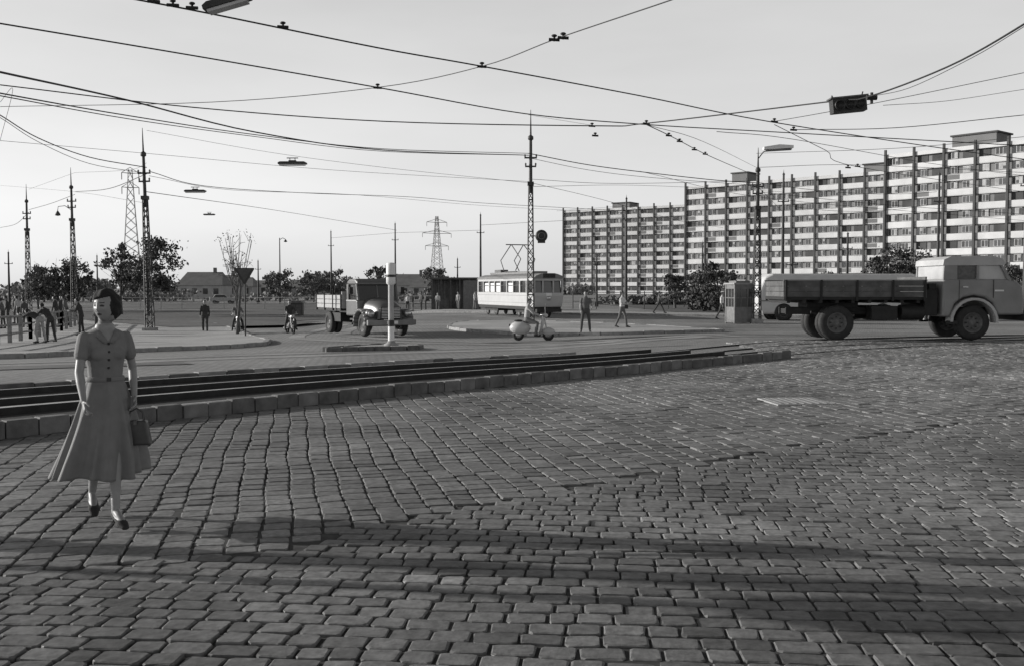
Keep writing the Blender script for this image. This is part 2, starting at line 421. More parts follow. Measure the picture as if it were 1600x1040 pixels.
def pylon(px,D,ytop,arms,thick=.09,w0=2.0):
    x,y=at(px,D); g=gzf(x,y); h=sight(px,ytop,D).z-g; b=MB()
    def c(z,i):
        w=w0*(1-z/h)**1.1+.35; sx,sy=((-1,-1),(1,-1),(1,1),(-1,1))[i]; return Vector((sx*w,sy*w,z))
    n=14
    for k in range(n):
        z0,z1=h*k/n,h*(k+1)/n
        for i in range(4):
            b.tube([c(z0,i),c(z1,i)],thick,M_far,4,False); b.tube([c(z0,i),c(z1,(i+1)%4)],thick*.6,M_far,4,False); b.tube([c(z1,i),c(z0,(i+1)%4)],thick*.6,M_far,4,False)
    for fz,w in arms:
        z=h*fz
        for s in (-1,1):
            b.tube([(0,-.4,z),(s*w,0,z+.1)],thick*.8,M_far,4); b.tube([(0,.4,z),(s*w,0,z+.1)],thick*.8,M_far,4); b.tube([(0,0,z+1.2),(s*w,0,z+.1)],thick*.8,M_far,4)
            b.cyl((s*w,0,z+.1),(s*w,0,z-1.3),.09,M_far,None,5)
    b.obj('electricity_pylon',(x,y,g),.4)
pylon(683,330,338,((.92,3.5),(.78,5),(.62,4)))
pylon(207,200,265,((.97,1.6),(.86,1.6)),.07,1.7)
# ---------------------------------------------------------------- wires
W=MB()
def wire(pts,r=.012,sag=0,n=10):
    P=[sight(*p) for p in pts]
    if len(P)==2:
        a,c=P; P=[a.lerp(c,i/n)-Vector((0,0,sag*4*(i/n)*(1-i/n))) for i in range(n+1)]
    else: P=catmull(P,6)
    W.tube(P,r,M_wire,5)
wire([(150,-12,14.6),(330,22,15.8),(590,75,18),(753,104,19.5),(1000,150,22.5),(1200,190,26),(1480,233,31),(1700,262,35)],.014)
wire([(-60,27,16),(0,37,16.4),(300,87,19),(590,137,21.6),(820,178,25),(1010,195,26.5),(1200,206,28),(1600,228,30)],.014)
wire([(1100,-20,12.5),(1050,0,13),(872,60,16.5),(753,104,19.5),(590,137,21.6),(330,160,24),(0,167,27)],.009)
wire([(-60,98,18),(0,113,20),(200,157,27),(400,207,35),(600,235,44),(826,243,54)],.024)
wire([(-60,133,18),(0,146,20),(200,181,27),(400,211,35),(600,233,44),(826,240,54)],.016)
wire([(-60,140,20),(0,150,21),(200,186,28),(400,214,36),(600,237,44),(826,243,54)],.013)
wire([(0,133,26),(300,168,27),(600,190,28),(930,197,27),(1010,193,26),(1290,160,22),(1355,152,20),(1480,105,17),(1600,38,14),(1680,-20,12)],.016)
wire([(1355,152,20),(1420,138,19),(1520,90,16),(1600,42,14)],.006)
wire([(-40,160,34),(0,180,38),(60,216,44),(140,246,50),(229,262,53.5)],.024)
wire([(-40,168,34),(0,184,38),(60,222,44),(140,256,50),(229,271,53.5)],.014)
wire([(233,268,53.5),(320,291,60),(480,302,72),(640,308,85),(760,318,92),(978,330,99)],.02)
wire([(233,275,53.5),(360,297,62),(560,305,78),(760,322,92),(978,333,99)],.012)
wire([(229,204,53.5),(420,238,53.5),(600,262,54),(826,286,54)],.009)
wire([(0,220,40),(229,240,45),(520,266,50),(826,284,54)],.009)
wire([(826,240,54),(920,258,56),(1020,271,57),(1120,282,58),(1182,286,58)],.024)
wire([(826,247,54),(920,266,56),(1020,278,57),(1182,290,58)],.013)
wire([(826,280,54),(960,287,56),(1182,283,58)],.012)
wire([(826,285,54),(940,312,65),(1060,345,80),(1130,356,88)],.012)
wire([(826,180,54),(930,197,50)],.009)
wire([(826,292,54),(1000,290,70),(1222,300,80)],.012)
wire([(1010,195,26),(1050,214,30),(1100,240,36),(1150,262,45),(1182,275,58)],.013)
wire([(1010,195,26),(1100,222,35),(1182,262,58)],.008)
wire([(1210,190,26),(1290,176,25),(1400,155,24),(1600,114,22)],.008)
wire([(1240,203,27),(1400,200,26),(1600,180,25)],.01)
wire([(1380,165,21),(1480,158,23),(1600,140,22)],.006)
wire([(1182,240,58),(1400,232,45),(1600,214,40)],.012)
wire([(1210,195,26),(1290,235,30),(1345,262,34),(1600,300,48)],.01)
wire([(1182,285,58),(1464,300,80)],.016,.4); wire([(1182,290,58),(1222,330,80)],.012)
wire([(1222,320,80),(1464,318,80)],.016,.6); wire([(1182,262,58),(1340,258,62),(1600,270,66)],.014)
wire([(1120,206,26),(1240,218,30),(1450,255,40),(1600,275,45)],.009)
wire([(1000,268,60),(1200,310,70),(1600,345,75)],.013); wire([(1182,300,58),(1380,320,66),(1600,335,70)],.014)
wire([(45,328,82),(80,318,78),(117,304,74)],.02); wire([(0,356,90),(25,350,86),(45,332,82)],.02)
wire([(117,300,74),(170,295,64),(229,272,53.5)],.022); wire([(117,270,74),(200,266,60),(229,255,53.5)],.01)
wire([(0,290,95),(117,300,74),(229,318,53.5)],.01); wire([(45,296,82),(117,270,74)],.01)
wire([(229,300,53.5),(438,330,100),(620,360,136)],.02); wire([(870,330,99),(978,322,99)],.012)
wire([(751,352,118),(880,345,108),(978,340,99)],.02); wire([(751,360,118),(618,364,136)],.02); wire([(618,364,136),(518,372,150)],.02)
wire([(0,160,26),(20,140,26),(0,220,27)],.006)
for px,py,D in ((442,42,16.6),(753,104,19.5),(590,137,21.6),(866,62,16.6),(880,59,16.4),(925,197,27),(1010,193,26),(1045,212,30),(1062,221,31),(1085,234,34),(1102,241,36),(1210,190,26),(1240,203,27),(930,212,28),(1340,260,34),(1325,262,34),(300,12,15.4),(270,8,15.2),(240,2,15)):
    p=sight(px,py,D); W.cyl(p+Vector((-.09,0,0)),p+Vector((.09,0,-.01)),.026,M_wire,None,6)
    W.cyl(p+Vector((0,0,-.03)),p+Vector((0,0,.06)),.02,M_wire,None,6); W.ell(p+Vector((.0,0,.06)),(.05,.04,.025),M_wire,8,5)
W.obj('overhead_wires')
def hang_lamp(px,py,D,L=1.1,tilt=0):
    p=sight(px,py,D); b=MB(); h=L/2
    b.prism([(-h,0),(-h,.06),(-h+.08,.1),(h-.08,.1),(h,.06),(h,0)],-.13,.13,M_iron)
    b.box((-h+.05,-.1,-.05),(h-.05,.1,-.003),M_glassl)
    b.box((-.14,-.08,.1),(.14,.08,.15),M_iron)
    for s in (-1,1): b.cyl((s*.1,0,.15),(s*.1,0,.24),.015,M_iron,None,5)
    b.cyl((-.22,0,.24),(.22,0,.24),.02,M_iron,None,5)
    o=b.obj('hanging_street_lamp',p); o.rotation_euler[1]=tilt
hang_lamp(457,257,39); hang_lamp(305,300,52); hang_lamp(327,336,95); hang_lamp(356,8,15.4,.72,-.28)
p=sight(1325,165,21.5); b=MB()
b.box((-.36,-.13,-.15),(.36,.13,.15),M_black)
for i in (-1,0,1):
    b.lathe([(.11,0),(.11,-.06),(.095,-.06),(.085,-.01),(0,-.0)],(i*.22,-.13,0),(0,1,0),M_black,16)
b.box((-.4,-.16,.15),(.4,.16,.18),M_hub)
b.tube([(-.3,0,.15),(-.33,0,.24)],.015,M_iron); b.tube([(.3,0,.15),(.34,0,.26)],.015,M_iron)
o=b.obj('hanging_traffic_signal',p); o.rotation_euler[1]=-.1
W2=MB(); W2.cyl((-.1,0,0),(.1,0,0),.05,M_wire); W2.cyl((0,0,-.12),(0,0,.1),.03,M_wire); W2.obj('wire_clamp',sight(1362,153,20))
b=MB(); p=sight(846,369,53.6)
b.lathe([(0,-.12),(.27,-.12),(.33,-.06),(.33,.08),(.0,.1)],(0,0,.0),(0,1,0),M_black,24)
b.lathe([(.15,-.14),(.19,-.14),(.19,-.12),(.15,-.12)],(0,0,.0),(0,1,0),M_hub,24)
b.box((-.2,-.1,-.38),(.2,.1,-.2),M_black); b.cyl((-.6,.0,0),(0,0,0),.03,M_iron)
b.obj('tram_signal',p)
# ---------------------------------------------------------------- street furniture
x,y=at(611,32.2); b=MB(); 
b.lathe([(.24,0),(.24,.05),(.14,.1),(.11,.16)],(0,0,0),(0,0,1),M_kerb,20)
b.lathe([(.10,.12),(.10,.62)],(0,0,0),(0,0,1),M_white,20); b.lathe([(.105,.62),(.105,.82)],(0,0,0),(0,0,1),M_black,20)
b.lathe([(.09,.82),(.09,1.95)],(0,0,0),(0,0,1),mat('bollard_paint',.36,.6,.12,5),20)
b.lathe([(.09,1.95),(.15,2.0),(.15,2.2)],(0,0,0),(0,0,1),M_white,20); b.lathe([(.155,2.2),(.155,2.28)],(0,0,0),(0,0,1),M_black,20)
b.lathe([(.15,2.28),(.15,2.62),(.12,2.66),(0,2.67)],(0,0,0),(0,0,1),M_white,20)
b.obj('illuminated_bollard',(x,y,gzf(x,y)+.12))
x,y=at(383,45.5); b=MB(); g=gzf(x,y); ht=sight(383,419,45.5).z-g
b.cyl((0,0,0),(0,0,ht-.1),.035,M_iron,None,8)
b.prism([(-.42,ht),(.42,ht),(.46,ht-.04),(.04,ht-.74),(-.04,ht-.74),(-.46,ht-.04)],-.06,-.04,M_black)
b.prism([(-.34,ht-.05),(.34,ht-.05),(0,ht-.62)],-.063,-.061,mat('sign_back',.06,.6,.2,5))
b.box((-.2,-.04,ht-.2),(.2,-.0,ht-.16),M_iron)
b.obj('give_way_sign',(x,y,g))
M_booth=mat('booth_paint',.16,.6,.2,5)
x,y=at(1155,58.5); b=MB(); w=.56; H=2.45
for sx in (-1,1):
    for sy in (-1,1): b.box((sx*w-.05,sy*w-.05,0),(sx*w+.05,sy*w+.05,H-.2),M_booth)
for a in range(4):
    b.M=Matrix.Rotation(a*math.pi/2,4,'Z')
    b.box((-w,-w-.02,.05),(w,-w+.02,.95),M_booth); b.box((-w,-w-.03,H-.45),(w,-w+.03,H-.2),M_booth)
    b.box((-w+.05,-w-.0,.95),(w-.05,-w+.015,H-.45),M_glass)
    for k in (-.2,.2): b.box((k-.02,-w-.03,.95),(k+.02,-w-.004,H-.45),M_booth)
    b.box((-w+.05,-w-.03,1.45),(w-.05,-w-.006,1.49),M_booth)
b.M=Matrix.Identity(4); b.box((-w-.12,-w-.12,H-.2),(w+.12,w+.12,H-.1),M_kerb); b.box((-w*.8,-w*.8,H-.1),(w*.8,w*.8,H+.02),M_booth)
b.obj('telephone_booth',(x,y,gzf(x,y)+.01),.25)
M_wood=mat('shelter_wood',.09,.8,.3,5); x,y=at(712,97); b=MB()
b.box((-2.4,-1,2.9),(2.4,1.2,3.08),M_wood); b.box((-2.4,.9,0),(2.4,.98,2.9),M_wood)
for i in range(6): b.box((-2.3+i*.9,-.85,0),(-2.2+i*.9,-.75,2.9),M_wood)
for i in range(24): b.box((-2.38+i*.2,.86,0),(-2.24+i*.2,.895,2.9),M_hub if i%3==0 else M_wood)
b.box((-2.3,-.86,0),(-.6,-.8,1.0),M_wood); b.box((.8,-.86,0),(2.3,-.8,2.8),M_booth)
b.obj('tram_stop_shelter',(x,y,gzf(x,y)))
x,y=at(463,85); b=MB(); b.box((-.55,-.4,0),(.55,.4,1.1),M_black); b.prism([(-.65,1.1),(.65,1.1),(.5,1.3),(-.5,1.3)],-.5,.5,M_hub); b.box((-.5,-.42,.1),(-.02,-.4,1.0),M_wood); b.box((.02,-.42,.1),(.5,-.4,1.0),M_wood); b.obj('switch_cabinet',(x,y,gzf(x,y)))
def railing(name,P,h=1.05,m=M_hub,post=1.6,rails=(.35,.7,1.03),r=.03,pw=.04):
    b=MB()
    for i in range(len(P)-1):
        a,c=Vector((*P[i],0)),Vector((*P[i+1],0)); n=max(1,int((c-a).length/post))
        for k in range(n+1):
            q=a.lerp(c,k/n); g=gzf(q.x,q.y)+.1; b.box((q.x-pw,q.y-pw,g-.1),(q.x+pw,q.y+pw,g+h+.04),m)
        for rz in rails:
            b.tube([(*a.xy,gzf(a.x,a.y)+.1+rz*h),(*c.xy,gzf(c.x,c.y)+.1+rz*h)],r,m,6)
    b.obj(name)
railing('pedestrian_railing',[(-17.4,31),(-19.4,37.5),(-21.3,44),(-24,53),(-27,62)],1.05,mat('rail_paint',.2,.6,.25,5),1.9,rails=(.35,.68,1.0),r=.045,pw=.06)
railing('fence',[(-70,118),(-30,112),(-6,104)],1.2,mat('fence_pale',.35,.7,.2,5),2.4,(.5,.98),.025)
railing('fence',[(6,98),(22,95),(40,90)],1.6,M_hub,2.2,(.4,.95),.03)
# ---------------------------------------------------------------- trees
def tree(px,D,ytop,w,name='tree',nleaf=2600,ls=.2,trunk=.28,cb=.3,seed=1,bare=False,fm=(M_leafD,M_leafL)):
    r=np.random.default_rng(seed); x,y=at(px,D); g=gzf(x,y); h=sight(px,ytop,D).z-g
    b=MB(); R=w/2*.88; ls=ls*.8
    b.tube([(0,0,0),(r.normal(0,.08),0,h*.2),(r.normal(0,.15),r.normal(0,.1),h*.45),(0,0,h*.75)],[trunk/2,trunk*.4,trunk*.28,trunk*.1],M_bark,8)
    nc=26 if not bare else 18; cl=[]
    for i in range(nc):
        a=r.uniform(0,2*math.pi); zz=r.uniform(cb,.93); 
        rr=R*math.sqrt(max(.05,1-((zz-(cb+.28))/(1-cb-.2))**2))*r.uniform(.4,.95)
        e=Vector((rr*math.cos(a),rr*math.sin(a),h*zz)); s=Vector((0,0,h*max(cb*.7,zz-.35)))
        if bare: e=Vector((rr*.75*math.cos(a),rr*.75*math.sin(a),h*r.uniform(.6,1)))
        mdl=s.lerp(e,.5)+Vector((0,0,.06*h))*(-1 if bare else 1)
        b.tube([s,mdl,e],[trunk*.16,trunk*.1,trunk*.03 if not bare else trunk*.06],M_bark,5)
        for k in range(3):
            q=mdl.lerp(e,r.uniform(0,.8)); b.tube([q,q+Vector(r.normal(0,.14*R+.15,3))+Vector((0,0,.3))],[trunk*.06,.008],M_bark,4)
        cl.append(e)
    n=nleaf; ci=r.integers(0,nc,n); C=np.array([tuple(c) for c in cl])[ci]
    sg=R*(.145 if not bare else .16)*r.uniform(.6,1.4,nc)[ci][:,None]
    P=C+r.normal(0,1,(n,3))*sg*np.array([1,1,.7])
    for k,mm in enumerate(fm):
        selm=(ci%2==k)|(r.random(n)<.15); Pk=P[selm]
        A=r.normal(0,1,(len(Pk),3)); A/=np.linalg.norm(A,axis=1)[:,None]; Bv=np.cross(A,r.normal(0,1,(len(Pk),3))); Bv/=np.linalg.norm(Bv,axis=1)[:,None]
        s=ls*r.uniform(.5,1.2,(len(Pk),1)); V=np.stack([Pk-A*s,Pk+Bv*s*.6,Pk+A*s,Pk-Bv*s*.6],1).reshape(-1,3)
        b.add([Vector(v) for v in V.tolist()],[(4*i,4*i+1,4*i+2,4*i+3) for i in range(len(Pk))],mm)
    b.obj(name,(x,y,g))
tree(232,84,360,5.6,seed=2,nleaf=3000,cb=.3); tree(190,90,374,4.0,seed=9,nleaf=1500,cb=.35)
tree(92,100,394,5.8,seed=3,nleaf=3200,cb=.25); tree(122,104,406,4,seed=4,nleaf=1700,cb=.2); tree(60,112,414,4,seed=5,nleaf=1500,cb=.25)
tree(370,48.5,356,2.7,'young_tree',nleaf=150,ls=.06,trunk=.18,cb=.35,seed=6,bare=True)
tree(1120,86,410,4.6,'tree',nleaf=3200,cb=.08,seed=7,ls=.2); tree(1098,90,424,3.4,'shrub',nleaf=2000,cb=.05,seed=8)
tree(1055,100,426,3,seed=10,nleaf=1200); tree(1405,86,390,6,seed=11,nleaf=3800,cb=.12); tree(1445,84,408,4,'shrub',nleaf=2000,cb=.05,seed=12); tree(1595,75,410,3.6,seed=13,nleaf=1800,cb=.1)
tree(1290,95,424,3,seed=14,nleaf=1300,cb=.1); tree(590,120,414,3.2,seed=15,nleaf=1300)
tree(437,150,422,5,seed=16,nleaf=1500,ls=.3,fm=(M_leafHaze,M_leafL)); tree(490,160,424,6,seed=17,nleaf=1500,ls=.3,fm=(M_leafHaze,M_leafL)); tree(522,165,420,5,seed=18,nleaf=1500,ls=.3,fm=(M_leafHaze,M_leafL)); tree(680,150,414,4.4,seed=19,nleaf=1200,ls=.3,fm=(M_leafHaze,M_leafL))
def treeline(name,x0,x1,y0,y1,h,n,ls,m,seed=5):
    r=np.random.default_rng(seed); nc=int((x1-x0)/5); cx=r.uniform(x0,x1,nc); cy=r.uniform(y0,y1,nc); ch=h*r.uniform(.3,1,nc)
    i=r.integers(0,nc,n); P=np.stack([cx[i]+r.normal(0,2.2,n),cy[i]+r.normal(0,2,n),-.6+ch[i]*np.clip(r.beta(1.8,1.5,n),0,1)],1)
    A=r.normal(0,1,(n,3)); A/=np.linalg.norm(A,axis=1)[:,None]; Bv=np.cross(A,r.normal(0,1,(n,3))); Bv/=np.linalg.norm(Bv,axis=1)[:,None]
    s=ls*r.uniform(.5,1.2,(n,1)); V=np.stack([P-A*s,P+Bv*s*.7,P+A*s,P-Bv*s*.7],1).reshape(-1,3)
    b=MB(); b.add([Vector(v) for v in V.tolist()],[(4*k,4*k+1,4*k+2,4*k+3) for k in range(n)],m); b.obj(name)
treeline('distant_trees',-190,20,250,300,6,14000,.7,M_leafHaze)
treeline('distant_trees',-110,0,165,180,2.6,5000,.35,M_leafHaze,8)
treeline('hedge',15,110,118,128,2.4,11000,.3,M_leafL,9)
# ---------------------------------------------------------------- distant houses
M_hw=mat('house_plaster',.38,.8,.15,.5); M_hr=mat('house_roof_tiles',.17,.8,.15,1)
def house(px,D,w,h,rh,d=8,rz=0):
    x,y=at(px,D); b=MB()
    b.box((-w/2,0,0),(w/2,d,h),M_hw)
    b.add([(-w/2-.3,-.4,h-.1),(w/2+.3,-.4,h-.1),(w/2+.3,d+.4,h-.1),(-w/2-.3,d+.4,h-.1),(-w/2+.8,d/2,h+rh),(w/2-.8,d/2,h+rh)],[(0,1,5,4),(2,3,4,5),(1,2,5),(3,0,4),(0,3,2,1)],M_hr)
    for i in range(int(w/2.2)): 
        b.box((-w/2+.8+i*2.2,-.05,1.1),(-w/2+1.8+i*2.2,.02,2.3),M_glass)
    b.box((w*.2,d/2-.3,h+rh*.6),(w*.2+.6,d/2+.3,h+rh+.9),M_hr)
    b.obj('house',(x,y,gzf(x,y)),rz)
house(312,205,9,3,2.7); house(345,215,7,2.8,2.4); house(370,225,7,2.8,2); house(400,235,8,2.6,1.6); house(640,215,9,3,2.4); house(605,225,7,2.7,2); house(660,200,5,2.6,1.7); house(470,240,8,2.6,1.8)
# ---------------------------------------------------------------- apartment block
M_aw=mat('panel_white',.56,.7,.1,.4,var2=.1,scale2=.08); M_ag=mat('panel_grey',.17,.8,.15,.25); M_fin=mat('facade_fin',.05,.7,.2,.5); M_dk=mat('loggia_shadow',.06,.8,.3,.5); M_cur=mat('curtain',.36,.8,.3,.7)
root=bpy.data.objects.new('apartment_block',None); COL.objects.link(root)
def section(A,B,nb,ns=10,st=2.8,depth=13,name='wing',pent=()):
    A=Vector((*A,0));B=Vector((*B,0)); L=(B-A).length; d=(B-A)/L; rz=math.atan2(d.y,d.x)
    b=MB(); r=random.Random(nb*3+1); bw=L/nb; H=ns*st+.55
    b.box((0,.6,-1),(L,depth,H-.2),M_ag)
    b.box((-.25,.0,-1),(-.0,depth,H),M_aw); b.box((L,.0,-1),(L+.25,depth,H),M_aw)
    b.box((0,0,H-.75),(L,.58,H),M_aw)
    for s in range(ns):
        z=s*st
        b.box((0,.05,z-.05),(L,.58,z+1.1),M_aw)
        b.box((0,.1,z+2.64),(L,.57,z+2.74),M_aw)
        for k in range(nb):
            x0=k*bw
            z0,z1=z+1.2,z+2.6
            segs=[(x0+.45,x0+bw*.42),(x0+bw*.56,x0+bw-.45)]
            for q,(a,c) in enumerate(segs):
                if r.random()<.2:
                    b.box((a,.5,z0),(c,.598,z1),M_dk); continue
                b.box((a+.1,.44,z0+.05),(c-.1,.56,z1-.1),M_aw)
                n=3 if c-a>1.9 else 2; pw=(c-a-.2)/n
                for i in range(n):
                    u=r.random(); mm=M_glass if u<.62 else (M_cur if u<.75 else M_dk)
                    b.box((a+.1+i*pw+.06,.41,z0+.12),(a+.1+(i+1)*pw-.06,.435,z1-.16),mm)
                    if u>.5 and u<.62: b.box((a+.1+i*pw+.08,.39,z0+.14+(z1-z0-.3)*.5),(a+.1+(i+1)*pw-.08,.408,z1-.18),M_cur)
            if r.random()<.2: b.box((x0+.3,.02,z+.1),(x0+bw*.5,.046,z+1.0),M_ag)
    for k in range(nb+1):
        x0=k*bw; b.box((x0-.2,-.36,-1),(x0+.2,.04,H+.9),M_fin); b.box((x0-.3,-.2,-1),(x0-.202,.045,H),M_ag)
    for a,c,h2 in pent:
        b.box((a*L,3,H-.2),(c*L,9,H+h2),M_ag); b.box((a*L-.3,2.7,H+h2),(c*L+.3,9.3,H+h2+.3),M_fin)
    b.obj(name,(A.x,A.y,-.4),rz,parent=root)
section((17.7,344),(55.6,318),8,pent=((.38,.52,1.8),))
section((45.5,262),(85.5,226),9,name='wing_middle',pent=((.22,.3,2.6),(.86,.96,2.0)))
section((74.6,200),(113,154),10,name='wing_near',pent=((.2,.34,2.4),))
# ---------------------------------------------------------------- wheels
def wheel(b,c,r,w,ax=(0,1,0)):
    h=w/2
    b.lathe([(r*.58,-h),(r*.75,-h*1.0),(r*.93,-h*.85),(r*.985,-h*.6),(r,-h*.3),(r,h*.3),(r*.985,h*.6),(r*.93,h*.85),(r*.75,h),(r*.58,h)],c,ax,M_rubber,30)
    b.lathe([(0,-h*.35),(r*.14,-h*.55),(r*.2,-h*.3),(r*.45,-h*.1),(r*.53,-h*.8),(r*.6,-h*.9),(r*.6,h*.9),(r*.53,h*.8),(r*.45,h*.1),(r*.2,h*.3),(r*.14,h*.55),(0,h*.35)],c,ax,M_hub,24)
    axv=Vector(ax)
    for k in range(8):
        a=k*math.pi/4; q=Vector(c)+Vector((math.cos(a)*r*.32,0,math.sin(a)*r*.32)); b.cyl(q-axv*h*.45,q+axv*h*.45,r*.05,M_black,None,6)
def bone(name):
    e=bpy.data.objects.new(name,None); COL.objects.link(e); return e
# ------------------------------------------------------------ dump truck (right)
M_tb=mat('truck_paint_grey',.2,.5,.12,3,var2=.15,scale2=1.2); M_tc=mat('truck_cab_paint',.24,.4,.08,3,var2=.16,scale2=1); M_tl=mat('truck_roof_paint',.42,.45,.08,3,var2=.12,scale2=1); M_ch=mat('chassis',.02,.7,.3,6); M_bed=mat('truck_bed_boards',.10,.8,.25,4,var2=.3,scale2=1.5)
e=bone('dump_truck')
b=MB(); W_=1.12
b.box((.25,-.42,.78),(7.0,-.34,1.0),M_ch); b.box((.25,.34,.78),(7.0,.42,1.0),M_ch)
for xx in (.3,1.2,2.2,3.2,4.2,5.4,6.6): b.box((xx,-.34,.8),(xx+.1,.34,.96),M_ch)
b.box((.9,-.5,1.0),(2.5,.5,1.18),M_ch)
b.cyl((1.67,-.9,.55),(1.67,.9,.55),.09,M_ch); b.ell((1.67,0,.55),(.25,.25,.25),M_ch); b.cyl((5.87,-.9,.55),(5.87,.9,.55),.07,M_ch); b.cyl((1.9,0,.6),(5,0,.85),.05,M_ch)
for s in (-1,1):
    b.tube([(1.0,s*.55,.85),(1.67,s*.55,.68),(2.35,s*.55,.85)],.05,M_ch)
b.box((2.75,-1.0,.62),(3.55,-.5,1.05),M_ch); b.cyl((3.7,-.75,.85),(4.4,-.75,.85),.24,M_ch,None,16); b.box((2.75,.5,.62),(3.9,1.0,1.05),M_ch)
b.box((4.4,-.95,.75),(4.8,.95,1.55),M_ch); b.box((4.55,-.9,1.0),(4.78,.9,1.75),M_ch)
b.obj('chassis',bevel=.01,parent=e)
b=MB()
b.box((0,-W_,1.24),(4.35,W_,1.33),M_ch)
for i in range(9): b.box((.1+i*.5,-W_+.03,1.14),(.2+i*.5,W_-.03,1.238),M_ch)
for s in (-1,1):
    for k in range(3): b.box((.03,s*W_-(.025),1.335+k*.165),(4.33,s*W_+.025,1.49+k*.165),M_bed)
    for xx in (.02,1.1,2.2,3.3,4.28): b.box((xx,s*W_+(.026 if s>0 else -.07),1.2),(xx+.07,s*W_+(.07 if s>0 else -.026),1.85),M_ch)
for k in range(3):
    b.box((0,-W_+.03,1.335+k*.165),(.04,W_-.03,1.49+k*.165),M_bed)
b.box((4.34,-W_,1.3),(4.39,W_,1.95),M_bed)
b.box((-.03,-W_-.03,1.82),(4.4,-W_+.03,1.86),M_tb); b.box((-.03,W_-.03,1.82),(4.4,W_+.03,1.86),M_tb)
b.obj('load_bed',bevel=.006,parent=e)
b=MB(); cw=1.08
lower=[(4.9,.72),(4.9,1.88),(6.85,1.88),(7.22,1.8),(7.38,1.6),(7.42,1.2),(7.4,.78),(6.6,.78),(6.45,1.15),(6.2,1.32),(5.87,1.38),(5.55,1.32),(5.28,1.12),(5.15,.72)]
b.prism(lower,-cw,cw,M_tc)
b.obj('cab_body',bevel=.07,parent=e)
b=MB()
b.prism([(4.95,1.86),(4.97,2.32),(6.72,2.32),(6.98,1.86)],-cw+.1,cw-.1,M_glassl)
b.prism([(4.9,2.3),(4.93,2.48),(5.15,2.58),(6.4,2.6),(6.72,2.52),(6.84,2.36),(6.8,2.3)],-cw+.02,cw-.02,M_tl)
for s in (-1,1):
    ya,yb=sorted((s*cw-s*.1,s*cw-s*.02))
    for prof in ([(4.92,1.86),(4.94,2.31),(5.35,2.31),(5.35,1.86)],[(5.95,1.86),(5.95,2.31),(6.02,2.31),(6.02,1.86)],[(6.9,1.86),(6.68,2.31),(6.76,2.31),(7.02,1.86)]):
        b.prism(prof,ya,yb,M_tc)
    b.box((5.36,s*(cw-.09)-.01,1.88),(5.94,s*(cw-.09)+.01,2.29),M_hub)
b.box((6.84,-.03,1.86),(6.9,.03,2.3),M_tc,Matrix.Rotation(-.5,3,'Y'))
b.obj('cab_top',bevel=.03,parent=e)
b=MB()
arc=[(5.87+.66*math.cos(a),.57+.66*math.sin(a)) for a in np.linspace(-.05,math.pi*1.0,14)]; arc2=[(5.87+.74*math.cos(a),.57+.74*math.sin(a)) for a in np.linspace(-.05,math.pi*1.0,14)]
for s in (-1,1):
    y0,y1=sorted((s*cw*.7,s*(cw+.06)))
    for i in range(13): b.prism([arc[i],arc[i+1],arc2[i+1],arc2[i]],y0,y1,M_tl)
    b.box((5.4,s*cw-.012,.95),(5.41,s*cw+.012,1.85),M_ch); b.box((6.45,s*(cw+.01)-.012,1.3),(6.46,s*(cw+.01)+.012,1.86),M_ch)
    b.box((5.5,s*(cw+.03)-.02,1.62),(5.66,s*(cw+.03)+.02,1.65),M_chrome)
    b.lathe([(0,.06),(.1,.05),(.13,0),(.13,-.08)],(7.42,s*.78,1.12),(1,0,0),M_chrome,18)
    b.tube([(6.95,s*(cw-.05),2.0),(7.1,s*(cw+.2),2.05),(7.1,s*(cw+.2),2.2)],.014,M_ch); b.box((7.08,s*(cw+.2)-.08,2.05),(7.11,s*(cw+.2)+.08,2.3),M_ch)
    b.box((5.05,s*cw-.05,.5),(5.35,s*cw+.1,.6),M_ch)
b.box((7.4,-1.1,.6),(7.52,1.1,.8),M_ch)
for k in range(7): b.box((7.4,-.5,.95+k*.08),(7.45,.5,.99+k*.08),M_chrome)
b.box((6.5,-cw-.007,1.5),(6.78,-cw-.003,1.55),M_white)
b.obj('trim',parent=e)
b=MB()
for yy in (-.92,-.6,.6,.92): wheel(b,(1.67,yy,.54),.54,.27)
for yy in (-.9,.9): wheel(b,(5.87,yy,.54),.54,.28)
b.obj('wheels',parent=e)
e.location=(8.36,31.75,gzf(11,31)+.04)
# ------------------------------------------------------------ bonneted truck (centre)
M_c2=mat('lorry_paint',.115,.35,.08,3,spec=.6)
M_bl=mat('bed_light',.36,.7,.15,4)
e=bone('flatbed_truck'); b=MB()
b.box((.2,-.4,.7),(6.2,-.3,.92),M_ch); b.box((.2,.3,.7),(6.2,.4,.92),M_ch)
b.box((1.5,-.9,.55),(2.6,-.45,.95),M_ch); b.cyl((1.3,-.9,.5),(1.3,.9,.5),.08,M_ch); b.cyl((5.4,-.9,.5),(5.4,.9,.5),.07,M_ch)
b.box((6.25,-1.1,.5),(6.4,1.1,.72),M_tb)
b.obj('chassis',parent=e,bevel=.01)
b=MB(); b.box((0,-1.1,1.05),(3.3,1.1,1.15),M_ch)
for s in (-1,1):
    for k in range(3): b.box((0,s*1.1-.03,1.16+k*.2),(3.3,s*1.1+.03,1.34+k*.2),M_bl)
    for xx in (0,1.1,2.2,3.23): b.box((xx,s*1.1-.06,1.05),(xx+.07,s*1.1+.06,1.78),M_ch)
b.box((3.27,-1.1,1.15),(3.34,1.1,1.9),M_bl); b.box((-.05,-1.1,1.15),(.02,1.1,1.74),M_bl)
b.obj('load_bed',parent=e,bevel=.006)
b=MB(); 
b.prism([(3.5,.85),(3.48,1.55),(4.85,1.55),(4.9,.85)],-.98,.98,M_c2)
